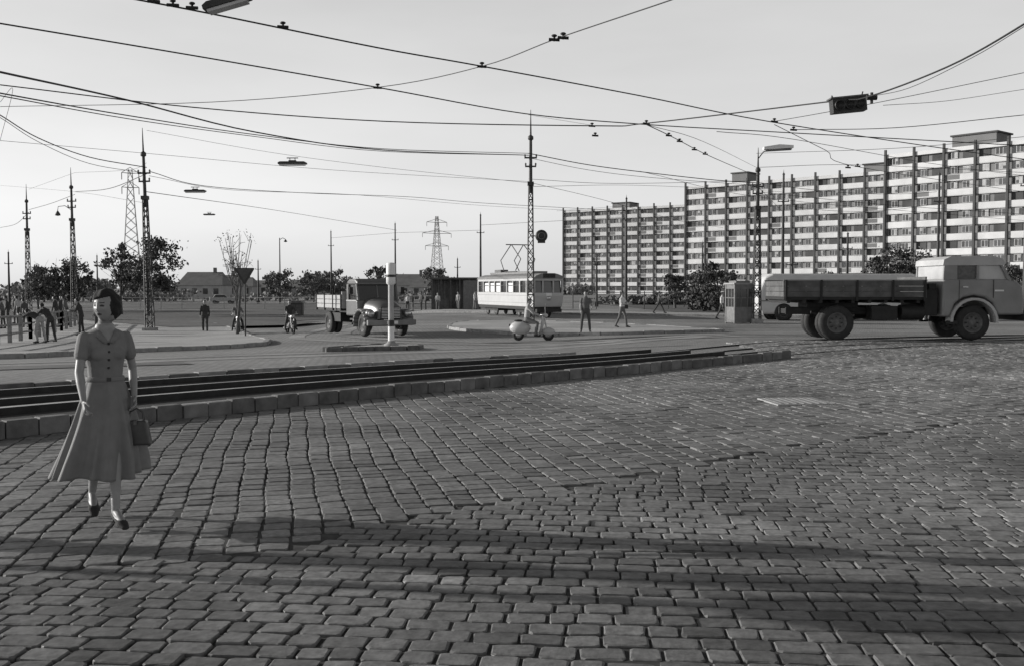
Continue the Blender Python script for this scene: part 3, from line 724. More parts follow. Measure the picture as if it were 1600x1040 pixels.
rings=[(4.7,.80,1.66,.75),(5.2,.74,1.62,.75),(5.7,.66,1.52,.74),(6.05,.58,1.40,.74),(6.2,.5,1.28,.76)]
vs=[];fs=[];nr=12
for xx,hw_,zt_,zb_ in rings:
    for k in range(nr+1):
        a=math.pi*k/nr; cx_=math.cos(a); sy_=math.sin(a)
        vs.append((xx,hw_*math.copysign(abs(cx_)**.6,cx_),zb_+(zt_-zb_)*abs(sy_)**.5))
for i in range(len(rings)-1):
    for k in range(nr): fs.append((i*(nr+1)+k,i*(nr+1)+k+1,(i+1)*(nr+1)+k+1,(i+1)*(nr+1)+k))
fs.append(tuple((len(rings)-1)*(nr+1)+k for k in range(nr+1)))
b.add(vs,fs,M_c2,True)
b.prism([(3.5,2.2),(3.55,2.36),(3.8,2.46),(4.5,2.46),(4.76,2.34),(4.8,2.2)],-.94,.94,M_c2)
b.obj('cab_body',parent=e,bevel=.09)
b=MB()
b.prism([(3.53,1.52),(3.55,2.22),(4.66,2.22),(4.84,1.52)],-.87,.87,M_glass)
for s in (-1,1):
    for pr in ([(3.5,1.52),(3.5,2.22),(3.72,2.22),(3.72,1.52)],[(4.74,1.52),(4.58,2.22),(4.68,2.22),(4.88,1.52)]):
        y0,y1=sorted((s*.86,s*.95)); b.prism(pr,y0,y1,M_c2)
b.box((4.71,-.03,1.52),(4.78,.03,2.24),M_c2,Matrix.Rotation(-.25,3,'Y'))
b.obj('cab_glazing',parent=e,bevel=.02)
b=MB()
for s in (-1,1):
    n=12
    f=lambda a,r:(5.4+r*1.12*math.cos(a),.52+r*math.sin(a))
    for i in range(n):
        a0,a1=math.pi*(1.08*i/n-.02),math.pi*(1.08*(i+1)/n-.02)
        y0,y1=sorted((s*.55,s*1.12)); b.prism([f(a0,.56),f(a1,.56),f(a1,.66),f(a0,.66)],y0,y1,M_c2,True)
    b.ell((5.95,s*.84,.98),(.22,.2,.2),M_c2,14,8); b.lathe([(0,.05),(.12,.04),(.15,-.03)],(6.15,s*.84,.98),(1,0,0),M_chrome,18)
    b.box((3.6,s*1.05-.12,.5),(4.7,s*1.05+.1,.58),M_ch)
    b.tube([(4.6,s*.95,1.7),(4.75,s*1.2,1.75),(4.75,s*1.2,2.0)],.014,M_ch); b.box((4.73,s*1.2-.08,1.8),(4.76,s*1.2+.08,2.1),M_ch)
    b.box((3.6,s*.99-.01,1.5),(4.8,s*.99+.01,1.54),M_tl)
for k in range(7): b.box((6.2,-.42,.80+k*.065),(6.25,.42,.825+k*.065),M_chrome)
b.box((6.2,-.46,.76),(6.235,.46,1.26),M_black); b.box((6.4,-.25,.55),(6.42,.25,.68),M_white)
b.obj('trim',parent=e)
b=MB()
for yy in (-.9,-.6,.6,.9): wheel(b,(1.3,yy,.5),.5,.25)
for yy in (-.85,.85): wheel(b,(5.4,yy,.5),.5,.27)
b.obj('wheels',parent=e)
th=math.radians(60); e.rotation_euler[2]=-th; fx,fy=-5.15,42.2; e.scale=(1.0,)*3
e.location=(fx-6.2*math.cos(th),fy+6.2*math.sin(th),gzf(fx,44)+.01)
# ------------------------------------------------------------ tram
M_ty=mat('tram_body_paint',.46,.45,.06,2); M_tr=mat('tram_roof',.2,.7,.15,2); M_td=mat('tram_lower',.3,.5,.08,2)
e=bone('tram'); b=MB(); TL=12.4; w=1.08
b.prism([(0.25,.75),(0,1.5),(0,1.72),(TL,1.72),(TL,1.5),(TL-.25,.75)],-w,w,M_ty)
b.prism([(.12,2.52),(.12,2.72),(TL-.12,2.72),(TL-.12,2.52)],-w,w,M_ty)
b.obj('body',parent=e,bevel=.04)
b=MB(); b.prism([(.2,1.7),(.3,2.54),(TL-.3,2.54),(TL-.2,1.7)],-w+.12,w-.12,M_glass)
nwin=9
for s in (-1,1):
    for i in range(nwin+1):
        xx=.12+i*(TL-.36)/nwin; wd=.07 if i not in (0,2,7,9) else .12
        b.box((xx,s*(w-.05)-.05,1.7),(xx+wd*1.7,s*(w-.05)+.05,2.54),M_ty)
    for i in (1,2,3,5): 
        xx=.12+i*(TL-.36)/nwin; b.box((xx+.25,s*(w-.1)-.01,1.75),(xx+1.2,s*(w-.1)+.01,2.4),M_white)  # white panes imitate bright reflections in some tram windows
    b.box((.2,s*(w-.06)-.03,2.2),(TL-.2,s*(w-.06)+.03,2.24),M_iron)
for xx in (.16,TL-.24):
    for yy in (-w+.02,-.42,.34,w-.1): b.box((xx,yy,1.7),(xx+.1,yy+.09,2.54),M_ty)
b.obj('windows',parent=e)
b=MB()
prof=[(-w-.03,2.7),(-w*.9,2.86),(-w*.6,2.98),(-.4,3.04),(.4,3.04),(w*.6,2.98),(w*.9,2.86),(w+.03,2.7)]
vs=[(-.05,p[0],p[1]) for p in prof]+[(TL+.05,p[0],p[1]) for p in prof]; n=len(prof)
b.add(vs,[(i,i+1,i+1+n,i+n) for i in range(n-1)]+[tuple(range(n)),tuple(range(2*n-1,n-1,-1)),(0,n,2*n-1,n-1)],M_tr)
b.box((1.5,-.5,3.04),(TL-1.5,.5,3.2),M_tr); b.box((2,-.3,3.2),(3.4,.3,3.42),M_hub)
for s in (-1,1): b.box((5,s*.5-.05,3.2),(7.5,s*.5+.05,3.26),M_iron)
for yy in (-.6,.6):
    b.tube([(5,yy,3.3),(4.1,yy*.9,4.1),(6.2,yy*.8,5.2)],.035,M_iron,5); b.tube([(7.5,yy,3.3),(8.4,yy*.9,4.1),(6.3,yy*.8,5.2)],.035,M_iron,5)
b.tube([(6.25,-.9,5.2),(6.25,.9,5.2)],.04,M_iron,5)
b.obj('roof',parent=e)
b=MB(); b.box((1.2,-.8,.35),(4.2,.8,.75),M_ch); b.box((8,-.8,.35),(11.2,.8,.75),M_ch); b.box((.3,-1.0,.55),(TL-.3,1.0,.76),M_ch)
for xx in (1.7,3.7,8.6,10.6):
    for s in (-1,1): wheel(b,(xx,s*.72,.36),.36,.12)
b.box((TL-.25,-.9,.4),(TL+.1,.9,.62),M_ch); b.lathe([(0,.05),(.13,.04),(.16,-.03)],(TL,0,1.35),(1,0,0),M_chrome,18); b.box((TL-.02,-.45,2.72),(TL+.05,.45,3.0),M_black)
b.box((TL-.0,-.2,1.5),(TL+.02,.2,1.7),M_white)
for s in (-1,1):
    b.box((.3,s*w-.012,1.5),(TL-.3,s*w+.012,1.54),M_td); b.box((.3,s*w-.012,1.0),(TL-.3,s*w+.012,1.03),M_td)
b.obj('underframe',parent=e)
th=math.radians(70); e.rotation_euler[2]=-th; fx,fy=2.5,67.5
e.location=(fx-TL*math.cos(th),fy+TL*math.sin(th),gzf(0,70)+.02)
# ------------------------------------------------------------ bus
e=bone('bus'); b=MB(); BL=11
prof=[(.25,.4),(.05,.7),(0,1.4),(.12,2.1),(.4,2.7),(.9,2.95),(10,2.95),(10.7,2.75),(11,2.1),(11,.5),(10.8,.4)]
b.prism(prof,-1.2,1.2,mat('bus_paint',.55,.4,.06,2)); b.obj('body',parent=e,bevel=.18)
b=MB()
for s in (-1,1):
    for i in range(8): b.box((.7+i*1.2,s*1.2-.02,1.5),(1.78+i*1.2,s*1.2+.02,2.3),M_glass)
    b.box((.1,s*1.2-.015,1.2),(10.9,s*1.2+.015,1.28),M_tb)
b.box((.08,-1.0,1.5),(.2,1.0,2.25),M_glass,Matrix.Rotation(.25,3,'Y'))
for xx in (1.6,8.0):
    for s in (-1,1):
        b.lathe([(.58,-.03),(.58,.03),(0,.03)],(xx,s*1.19,.5),(0,s,0),M_black,24); wheel(b,(xx,s*1.13,.48),.48,.25)
for s in (-1,1): b.lathe([(0,-.05),(.13,-.04),(.15,.05)],(.08,s*.8,.8),(1,0,0),M_chrome,16)
b.obj('windows_and_wheels',parent=e)
x,y=at(1184,63); e.location=(x,y+1.2,gzf(x,y)+.01); e.rotation_euler[2]=.05
x,y=at(350,150); e=bone('parked_car'); b=MB()
b.prism([(0,.35),(0,.85),(.5,.95),(3.4,.95),(3.9,.75),(3.95,.35)],-.75,.75,M_bl); b.prism([(.45,.93),(.9,1.42),(2.3,1.42),(2.9,.93)],-.65,.65,M_bl); b.obj('body',parent=e,bevel=.1)
b=MB(); b.prism([(.6,.95),(.95,1.35),(2.25,1.35),(2.7,.95)],-.66,.66,M_glass)
for xx in (.8,3.1):
    for s in (-1,1): wheel(b,(xx,s*.68,.3),.3,.16)
b.obj('wheels_and_glass',parent=e); e.location=(x-2,y,gzf(x,y))
# ---------------------------------------------------------------- people
def V3(*a): return Vector(a)
class Body:
    def __init__(s): s.v=[];s.f=[];s.seg=[]
    def ringloft(s,pts,rad,side,label,n=16,reg=True):
        side=Vector(side).normalized(); pts=[Vector(p) for p in pts]
        rad=[(r,r) if not hasattr(r,'__len__') else r for r in rad]
        def frame(i):
            t=(pts[min(i+1,len(pts)-1)]-pts[max(i-1,0)]).normalized()
            u=side-t*side.dot(t)
            if u.length<.1: u=t.orthogonal()
            u.normalize(); return t,u,t.cross(u)
        t0,_,_=frame(0); t1,_,_=frame(len(pts)-1)
        seq=[]
        r0=min(rad[0]); r1=min(rad[-1])
        for o,k in ((.85,.5),(.5,.86)): seq.append((pts[0]-t0*r0*o,(rad[0][0]*k,rad[0][1]*k),0))
        for i in range(len(pts)): seq.append((pts[i],rad[i],i))
        for o,k in ((.5,.86),(.85,.5)): seq.append((pts[-1]+t1*r1*o,(rad[-1][0]*k,rad[-1][1]*k),len(pts)-1))
        o=len(s.v)
        for p,r,i in seq:
            t,u,w=frame(i)
            for k in range(n):
                a=2*math.pi*k/n; s.v.append(p+u*(r[0]*math.cos(a))+w*(r[1]*math.sin(a)))
        m=len(seq)
        for i in range(m-1):
            for k in range(n): s.f.append((o+i*n+k,o+i*n+(k+1)%n,o+(i+1)*n+(k+1)%n,o+(i+1)*n+k))
        s.f.append(tuple(o+k for k in range(n))[::-1]); s.f.append(tuple(o+(m-1)*n+k for k in range(n)))
        if reg:
            for i in range(len(pts)-1): s.seg.append((pts[i],pts[i+1],sum(rad[i])/2,sum(rad[i+1])/2,label))
    def ell(s,c,r,label,R=None,n=20,k=14,reg=True,fn=None):
        o=len(s.v); c=Vector(c)
        for i in range(k+1):
            ph=math.pi*i/k
            for j in range(n):
                a=2*math.pi*j/n
                p=Vector((r[0]*math.sin(ph)*math.cos(a),r[1]*math.sin(ph)*math.sin(a),r[2]*math.cos(ph)))
                if fn: p=fn(p)
                if R is not None: p=R@p
                s.v.append(c+p+Vector((0,0,1e-5*j)))
        for i in range(k):
            for j in range(n): s.f.append((o+i*n+j,o+(i+1)*n+j,o+(i+1)*n+(j+1)%n,o+i*n+(j+1)%n))
        if reg: s.seg.append((c,c+Vector((0,0,1e-4)),min(r)*.5+sum(r)/6,min(r)*.5+sum(r)/6,label))
def headfn(p):
    x,y,z=p
    q=Vector(p)
    if z<0:
        k=-z/.115; q.x*=1-.24*k*k; q.y*=1-.10*k
        if y<0: q.y-=.010*k
    def g(cx,cz,sx,sz): return math.exp(-((x-cx)/sx)**2-((z-cz)/sz)**2)
    if y<0:
        q.y-=.019*g(0,-.022,.010,.013)+.009*g(0,.004,.007,.02)
        q.y-=.0055*g(0,-.056,.018,.008)-.003*g(0,-.044,.03,.004)
        q.y-=.007*g(0,-.092,.02,.014)
        for s in (-1,1):
            q.y+=.009*g(s*.031,.006,.014,.010); q.y-=.003*g(s*.03,.028,.02,.007); q.y-=.004*g(s*.042,-.022,.018,.018)
    return q
def hairfn(p):
    x,y,z=p; q=Vector(p)
    if z<0:
        k=min(1,-z/.122)
        f=1+.26*k if y>-.02 else 1.0
        q.x*=f; q.y=q.y*(1+.06*k)
        q.z*=1.05
    th=math.atan2(y,x)
    w=1+.045*math.sin(th*7+z*55)+.035*math.sin(z*100+th*3)
    q.x*=w; q.y*=w
    if z>.03: q.z*=1+.02*math.sin(x*90)
    hl=.058+.012*(x/.05)
    if y<-.018 and z<hl:
        t=min(1,(-.018-y)/.02)*min(1,(hl-z)/.012)
        q*= 1-.30*t
    elif y<0 and z>=hl:
        q.y-=.008; q.z+=.002
    return q
def hand(B,w,d,nrm,s,label='skin',curl=.6,scale=1.0):
    d=d.normalized(); nrm=(nrm-d*nrm.dot(d)).normalized(); th=d.cross(nrm).normalized()*s
    k=scale
    B.ringloft([w,w+d*.03*k,w+d*.085*k],[(.022*k,.017*k),(.034*k,.015*k),(.037*k,.013*k)],th,label,12)
    for i,(o,ln) in enumerate(((.028,.072),(.01,.080),(-.010,.075),(-.028,.058))):
        p=w+d*.085*k+th*o*k; pts=[p-d*.01*k]; a=.15
        dd=d+th*o*2
        for j,fr in enumerate((.42,.33,.25)):
            a+=curl*(.45 if j==0 else .6); dirv=(dd*math.cos(a)+nrm*math.sin(a)).normalized(); pts.append(pts[-1]+dirv*ln*fr*k)
        B.ringloft(pts,[.0088*k,.0084*k,.0078*k,.0068*k],th,label,8)
    p=w+d*.02*k+th*.028*k
    B.ringloft([p,p+(d*.6+th*.6+nrm*.35).normalized()*.04*k,p+(d*.6+th*.6+nrm*.35).normalized()*.04*k+(d*.9+th*.15+nrm*.35).normalized()*.036*k],[.0125*k,.0105*k,.008*k],th,label,8)
def figure(name,x,y,face=0,h=1.72,legL=(4,4,3),legR=(-4,4,3),armL=(5,12,8),armR=(5,12,8),lean=0,yaw=0,hpitch=0,cols=None,vox=.014,female=False,longsl=True,hipz=None,z=None,build=1.0,rule=None,longhair=False,heel=0,curl=.6):
    D=math.radians; B=Body()
    cols=cols or {}
    def Rl(v): return Matrix.Rotation(D(lean),3,'X')@Vector(v)
    J={}
    low=1e9; hw=.09 if not female else .075
    for s,(a,k,ab),nm in ((1,legL,'L'),(-1,legR,'R')):
        a,k,ab=D(a),D(k),D(ab)
        hip=V3(s*hw,0,-.02); td=V3(s*math.sin(ab),-math.sin(a)*math.cos(ab),-math.cos(a)*math.cos(ab)); knee=hip+td*.44
        a2=a-k; sd=V3(s*math.sin(ab)*.6,-math.sin(a2),-math.cos(a2)).normalized(); ank=knee+sd*.42
        fp=max(0,-a2-D(12))*.9+heel
        fd=V3(s*.12,-math.cos(fp),-math.sin(fp)).normalized()
        J['hip'+nm],J['knee'+nm],J['ank'+nm],J['fd'+nm]=hip,knee,ank,fd
        toe=ank+V3(0,0,-.05)+fd*.17; heelp=ank+V3(0,.045,-.05)
        low=min(low,toe.z-.03,heelp.z-.035-heel*.1)
    pz=(-low) if hipz is None else hipz
    O=V3(0,0,pz)
    f=1.0 if not female else .95
    bl=build
    for nm,s in (('L',1),('R',-1)):
        hip,knee,ank,fd=O+J['hip'+nm],O+J['knee'+nm],O+J['ank'+nm],J['fd'+nm]
        tr='bottom' if not female else 'skin'
        r=(.088*bl,.075,.062,.060,.052) if not female else (.082,.068,.052,.05,.03)
        B.ringloft([hip,hip.lerp(knee,.5),knee],[r[0],r[1],r[2]],(1,0,0),tr)
        B.ringloft([knee,knee.lerp(ank,.3),ank.lerp(knee,.1)],[r[2] if not female else .05,r[3] if not female else .052,r[4]],(1,0,0),tr)
        B.ringloft([ank.lerp(knee,.15),ank],[.034,.03],(1,0,0),'skin' if female else 'bottom')
        if female:
            B.ringloft([ank+V3(0,.02,-.02),ank+fd*.06+V3(0,0,-.03),ank+V3(0,0,-.045)+fd*.12],[.028,.028,.026],(1,0,0),'skin')
            B.ringloft([ank+V3(0,.035,-.052),ank+fd*.06+V3(0,0,-.052),ank+V3(0,0,-.055)+fd*.13,ank+V3(0,0,-.055)+fd*.185],[(.032,.030),(.036,.022),(.042,.026),(.028,.016)],(1,0,0),'shoe')
        else: B.ringloft([ank+V3(0,.035,-.045),ank+fd*.05+V3(0,0,-.03),ank+V3(0,0,-.05)+fd*.12,ank+V3(0,0,-.052)+fd*.185],[(.032,.036),(.036,.034),(.043,.026),(.032,.018)],(1,0,0),'shoe')
        if heel: B.ringloft([ank+V3(0,.04,-.06),ank+V3(0,.045,-.06-.085*heel/.35*.6)],[.018,.011],(1,0,0),'shoe')
        else: B.ringloft([ank+V3(0,.035,-.07),ank+V3(0,0,-.078)+fd*.16],[(.034,.012),(.042,.012)],(1,0,0),'shoe')
    T=lambda z,yy=0:O+Rl((0,yy,z))
    if not female:
        B.ringloft([T(-.07),T(.03)],[(.155*bl,.115*bl),(.158*bl,.118*bl)],(1,0,0),'bottom',20)
        B.ringloft([T(.07),T(.17),T(.33),T(.43),T(.49)],[(.155*bl,.115*bl),(.152*bl,.112*bl),(.178*bl,.122*bl),(.168,.10),(.10,.07)],(1,0,0),'top',20)
    else:
        B.ringloft([T(-.07),T(.02)],[(.15,.12),(.15,.115)],(1,0,0),'top',20)
        B.ringloft([T(.06),T(.13),T(.2),T(.31,-.005),T(.40),T(.45),T(.48)],[(.135,.10),(.124,.094),(.13,.098),(.152,.112),(.158,.10),(.14,.082),(.075,.06)],(1,0,0),'top',24)
        for s in (-1,1): B.ell(T(.30,-.062)+V3(s*.062,0,0),(.064,.055,.062),'top')
    B.ringloft([T(.47),T(.56,-.015)],[(.054*f,.054*f),(.048*f,.052*f)],(1,0,0),'skin')
    hc=T(.665 if not female else .65,-.03)+V3(0,0,0); HR=Matrix.Rotation(D(yaw),3,'Z')@Matrix.Rotation(D(hpitch+lean*.4),3,'X')
    B.ell(hc,(.077,.095,.118) if female else (.076,.094,.115),'head',R=HR,n=48,k=40,reg=False,fn=headfn); B.seg.append((hc+V3(0,0,-.02),hc+V3(0,0,.02),.09,.09,'head'))
    if not longhair:
        for s in (-1,1): B.ell(hc+HR@V3(s*.077,.008,-.004),(.009,.018,.03),'head',R=HR,n=10,k=8,reg=False)
        B.ell(hc+HR@V3(0,.018,.03),(.083,.092,.096),'head',R=HR,reg=False)
    else:
        B.ell(hc+HR@V3(0,.014,.006),(.096,.11,.122),'hair',R=HR,n=64,k=52,reg=False,fn=hairfn)
    for nm,s,(a,el,ab) in (('L',1,armL),('R',-1,armR)):
        a,el,ab=D(a),D(el),D(ab)
        sh=O+Rl((s*(.175 if not female else .15),0,.43 if not female else .415)); ud=V3(s*math.sin(ab),-math.sin(a)*math.cos(ab),-math.cos(a)*math.cos(ab)); e_=sh+ud*.275
        inw=-.25*s*math.sin(el)
        fd=V3(s*math.sin(ab)*.35+inw,-math.sin(a+el),-math.cos(a+el)).normalized(); w=e_+fd*.24
        J['w'+nm]=w; J['el'+nm]=e_; J['f'+nm]=fd
        ra=(.056,.05,.042) if not female else (.046,.040,.034)
        if longsl:
            B.ringloft([sh,sh.lerp(e_,.5),e_],list(ra),(0,1,0),'top',12); B.ringloft([e_,e_.lerp(w,.5),w.lerp(e_,.05)],[ra[2],.038,.032],(0,1,0),'top',12); B.ringloft([w.lerp(e_,.1),w],[.024,.023],(0,1,0),'skin',12)
        else:
            B.ringloft([sh,sh.lerp(e_,.25),sh.lerp(e_,.5)],[(ra[0]*1.0,ra[0]*1.1),(ra[0]*1.12,ra[0]*1.2),(ra[0]*1.16,ra[0]*1.26)],(1,0,0),'top',14)
            B.ringloft([sh.lerp(e_,.35),e_],[ra[1]*.9,ra[2]*.95],(0,1,0),'skin',12); B.ringloft([e_,e_.lerp(w,.35),w],[ra[2]*.95,ra[2]*.96,.021],(0,1,0),'skin',12)
        nrm=V3(-s,-.1,0)
        hand(B,w,fd,nrm,(1 if (fd.cross(nrm)).y<0 else -1),scale=.95*f if vox<.01 else 1.05,curl=curl)
    S=h/1.72
    me=bpy.data.meshes.new('t'); me.from_pydata([tuple(p*1.0) for p in B.v],[],B.f)
    o=bpy.data.objects.new('t',me); COL.objects.link(o)
    bm=bmesh.new(); bm.from_mesh(me); bmesh.ops.recalc_face_normals(bm,faces=bm.faces); bm.to_mesh(me); bm.free()
    md=o.modifiers.new('r','REMESH'); md.mode='VOXEL'; md.voxel_size=vox; md.use_smooth_shade=True
    sm=o.modifiers.new('s','SMOOTH'); sm.factor=.5; sm.iterations=2 if vox<.01 else 1
    dg=bpy.context.evaluated_depsgraph_get(); m2=bpy.data.meshes.new_from_object(o.evaluated_get(dg)); bpy.data.objects.remove(o)
    n=len(m2.polygons); C=np.zeros(n*3); m2.polygons.foreach_get('center',C); C=C.reshape(-1,3)
    best=np.full(n,1e9); lab=np.zeros(n,int); names=['top','bottom','skin','shoe','hair','head','dark','pale']
    for p0,p1,r0,r1,l in B.seg:
        a=np.array(p0); d=np.array(p1)-a; L2=max(1e-9,d@d); t=np.clip(((C-a)@d)/L2,0,1)
        dist=np.linalg.norm(C-(a+t[:,None]*d),axis=1)-(r0+(r1-r0)*t); k=dist<best; best[k]=dist[k]; lab[k]=names.index(l)
    Hinv=np.array(HR.inverted()); Lc=(C-np.array(hc))@Hinv.T
    ax=np.abs(Lc[:,0])
    hd=lab==5
    if longhair:
        near_=np.linalg.norm(Lc*np.array([1,1,.85]),axis=1)<.19
        rad=np.hypot(Lc[:,0],Lc[:,1])
        hd=near_&((lab==5)|((lab==2)&(Lc[:,2]>-.16)))
        hair=hd&~((Lc[:,1]<-.026)&(Lc[:,2]<.056+.012*Lc[:,0]/.05)&(ax<.068-.2*np.maximum(0,-.03-Lc[:,2])))&~((Lc[:,2]<-.07)&(rad<.068))&~((Lc[:,2]<-.08)&(Lc[:,1]<-.02))
    else:
        hair=hd&((Lc[:,2]>.068+ .25*np.maximum(0,-Lc[:,1]-.06))|((Lc[:,1]>.012)&(Lc[:,2]>-.055)&((np.abs(Lc[:,0])<.084)))|((Lc[:,1]>-.02)&(Lc[:,2]>.02)))
    lab[hd]=2; lab[hair]=4
    fr=(Lc[:,1]<-.05)&hd&~hair
    if vox<.01:
        eyes=fr&(np.hypot((ax-.030)/.0145,(Lc[:,2]-.006)/.0075)<1); brow=fr&(np.abs(Lc[:,2]-.030)<.0036)&(ax>.013)&(ax<.047); lips=fr&(np.hypot(ax/.021,(Lc[:,2]+.056)/.008)<1)
        lab[eyes]=6; lab[brow]=4; lab[lips]=6
    else:
        lab[fr&(np.abs(Lc[:,2]-.014)<.018)&(ax>.012)&(ax<.05)]=6
    if rule: rule(C,lab,O)
    base=dict(top=.2,bottom=.1,skin=.3,shoe=.03,hair=.03,head=.3,dark=.08,pale=.6); base.update(cols)
    for l in names:
        v=base[l]; m2.materials.append(mat('%s_%.2f'%(l if l in('skin','hair') else 'fabric',v),v,.5 if l=='skin' else .85,.08,14,bump=0 if l=='skin' else .15,bscale=40))
    m2.polygons.foreach_set('material_index',lab.astype(np.int32)); m2.polygons.foreach_set('use_smooth',np.ones(n,bool))
    m2.name=name; ob=bpy.data.objects.new(name,m2); COL.objects.link(ob)
    zz=gzf(x,y) if z is None else z
    ob.location=(x,y,zz); ob.rotation_euler[2]=D(face); ob.scale=(S,S,S)
    return ob,O,T,J,hc,HR
def P(name,px,D,face,dz=0,**k):
    x,y=at(px,D); return figure(name,x,y,face,z=gzf(x,y)+dz,**k)
PV=.12
P('walking_man',320,53,10,.01,cols=dict(top=.04,bottom=.05),legL=(14,6,3),legR=(-14,12,3),armL=(-12,14,8),armR=(16,18,8),h=1.74)
P('standing_man',915,43.2,0,PV,cols=dict(top=.13,bottom=.08),legL=(2,2,8),legR=(2,2,8),armL=(8,55,18),armR=(4,12,9),longsl=False,h=1.76,build=1.08)
P('walking_man',972,49.5,60,PV,cols=dict(top=.6,bottom=.12),legL=(18,10,3),legR=(-12,14,3),armL=(30,60,10),armR=(20,70,8),longsl=False,h=1.76)
P('walking_man',1030,76,80,.13,cols=dict(top=.12,bottom=.05),legL=(30,6,3),legR=(-26,10,3),armL=(-25,15,6),armR=(25,20,6),h=1.72,vox=.018)
P('walking_man',1128,66,60,.02,cols=dict(top=.6,bottom=.06),legL=(20,8,3),legR=(-16,14,3),longsl=False,h=1.78,vox=.018)
for i,(px,D) in enumerate(((637,92),(645,94),(658,93),(665,96),(684,93),(716,91),(742,90))):
    P('standing_pedestrian',px,D,random.uniform(-90,90),.1 if px>700 else .01,cols=dict(top=random.choice((.04,.1,.3,.5)),bottom=random.choice((.04,.08,.2))),vox=.022,h=random.uniform(1.6,1.8))
P('leaning_man',62,39.5,-105,PV,cols=dict(top=.04,bottom=.32),lean=62,legL=(14,30,6),legR=(-4,6,6),armL=(62,50,8),armR=(68,40,8),h=1.72,vox=.016)
P('leaning_man',78,41,-110,PV,cols=dict(top=.035,bottom=.05),lean=38,legL=(8,14,4),legR=(-6,6,4),armL=(50,60,8),armR=(48,60,8),vox=.016)
P('standing_man',126,48,-80,PV,cols=dict(top=.035,bottom=.04),lean=12,armL=(20,70,8),armR=(25,60,8),h=1.78,vox=.016,build=1.1)
P('standing_man',150,50,-60,PV,cols=dict(top=.07,bottom=.06),lean=3,h=1.72,vox=.016)
for px,D,fc,tp in ((12,60,-60,.04),(30,62,-100,.4),(96,63,-100,.05),(4,56,-80,.1),(22,64,-40,.05),(40,58,-110,.07),(88,58,-90,.04),(104,60,-70,.12)):
    P('standing_man',px,D,fc,PV,cols=dict(top=tp,bottom=.05),vox=.02,lean=random.choice((0,8,14)),h=random.uniform(1.66,1.8))
def moto(px,D,face,name='motorcycle'):
    x,y=at(px,D); b=MB(); M_m=mat('motorcycle_paint',.06,.3,.1,5,spec=.7)
    for yy in (-.68,.62): 
        b.lathe([(.25,-.04),(.3,-.045),(.315,0),(.3,.045),(.25,.04)],(0,yy,.315),(1,0,0),M_rubber,26); b.lathe([(0,-.06),(.06,-.05),(.06,.05),(0,.06)],(0,yy,.315),(1,0,0),M_chrome,12)
        for k in range(10):
            a=k*math.pi/5; b.tube([(0,yy,.315),(0,yy+.26*math.cos(a),.315+.26*math.sin(a))],.004,M_chrome,4)
        n=10
        for i in range(n):
            a0=math.pi*(.1+.8*i/n); a1=math.pi*(.1+.8*(i+1)/n)
            q=[(yy+.35*math.cos(a),.315+.35*math.sin(a)) for a in (a0,a1)]
            b.add([(-.06,q[0][0],q[0][1]),(.06,q[0][0],q[0][1]),(.06,q[1][0],q[1][1]),(-.06,q[1][0],q[1][1]),(-.06,q[0][0],q[0][1]-.012),(.06,q[0][0],q[0][1]-.012),(.06,q[1][0],q[1][1]-.012),(-.06,q[1][0],q[1][1]-.012)],[(0,1,2,3),(4,5,6,7),(0,1,5,4),(2,3,7,6),(1,2,6,5),(3,0,4,7)],M_m)
    for s in (-1,1):
        b.tube([(s*.07,-.68,.315),(s*.08,-.5,.75),(s*.08,-.44,.95)],.02,M_chrome,6)
        b.tube([(s*.08,-.44,.95),(s*.3,-.36,1.0),(s*.36,-.22,.97)],.014,M_chrome,6); b.cyl((s*.34,-.28,.985),(s*.38,-.16,.96),.02,M_rubber)
        b.tube([(s*.06,.62,.315),(s*.1,.5,.65)],.018,M_m,6); b.tube([(s*.06,.62,.315),(s*.06,.1,.3)],.018,M_m,6)
        b.tube([(s*.14,-.15,.3),(s*.16,.2,.24),(s*.14,.75,.28)],[.025,.03,.04],M_chrome,8)
        b.cyl((s*.1,.0,.26),(s*.28,.0,.26),.018,M_rubber)
    b.tube([(0,-.46,.85),(0,.0,.78),(0,.5,.66)],.025,M_m,6); b.tube([(0,-.46,.8),(0,-.25,.35),(0,.15,.28),(0,.5,.62)],.022,M_m,6)
    b.ell((0,-.18,.83),(.13,.28,.13),M_m,16,10); b.ell((0,.2,.8),(.13,.2,.06),M_rubber); b.ell((0,.48,.8),(.12,.16,.05),M_rubber)
    b.ell((0,-.06,.42),(.13,.18,.18),M_hub); b.ell((0,-.56,.86),(.1,.09,.1),M_chrome)
    b.obj(name,(x,y,gzf(x,y)),math.radians(face))
def rider(px,D,face,cols,hipz=.9,name='motorcyclist'):
    x,y=at(px,D); f=math.radians(face); off=.2
    figure(name,x-off*math.sin(f),y+off*math.cos(f),face,z=gzf(x,y),legL=(62,70,16),legR=(62,70,16),armL=(48,22,16),armR=(48,22,16),lean=8,hipz=hipz,cols=cols,vox=.016,h=1.72)
moto(453,50,25); rider(453,50,25,dict(top=.05,bottom=.05))
moto(371,51.5,20); rider(371,51.5,20,dict(top=.12,bottom=.05))
x,y=at(832,38.8); b=MB(); M_sc=mat('scooter_paint',.5,.35,.05,4,spec=.6)
for yy in (-.62,.55):
    b.lathe([(.13,-.045),(.2,-.05),(.225,0),(.2,.05),(.13,.045)],(0,yy,.225),(1,0,0),M_rubber,22); b.lathe([(0,-.03),(.13,-.04),(.13,.04),(0,.03)],(0,yy,.225),(1,0,0),M_chrome,16)
vs=[]
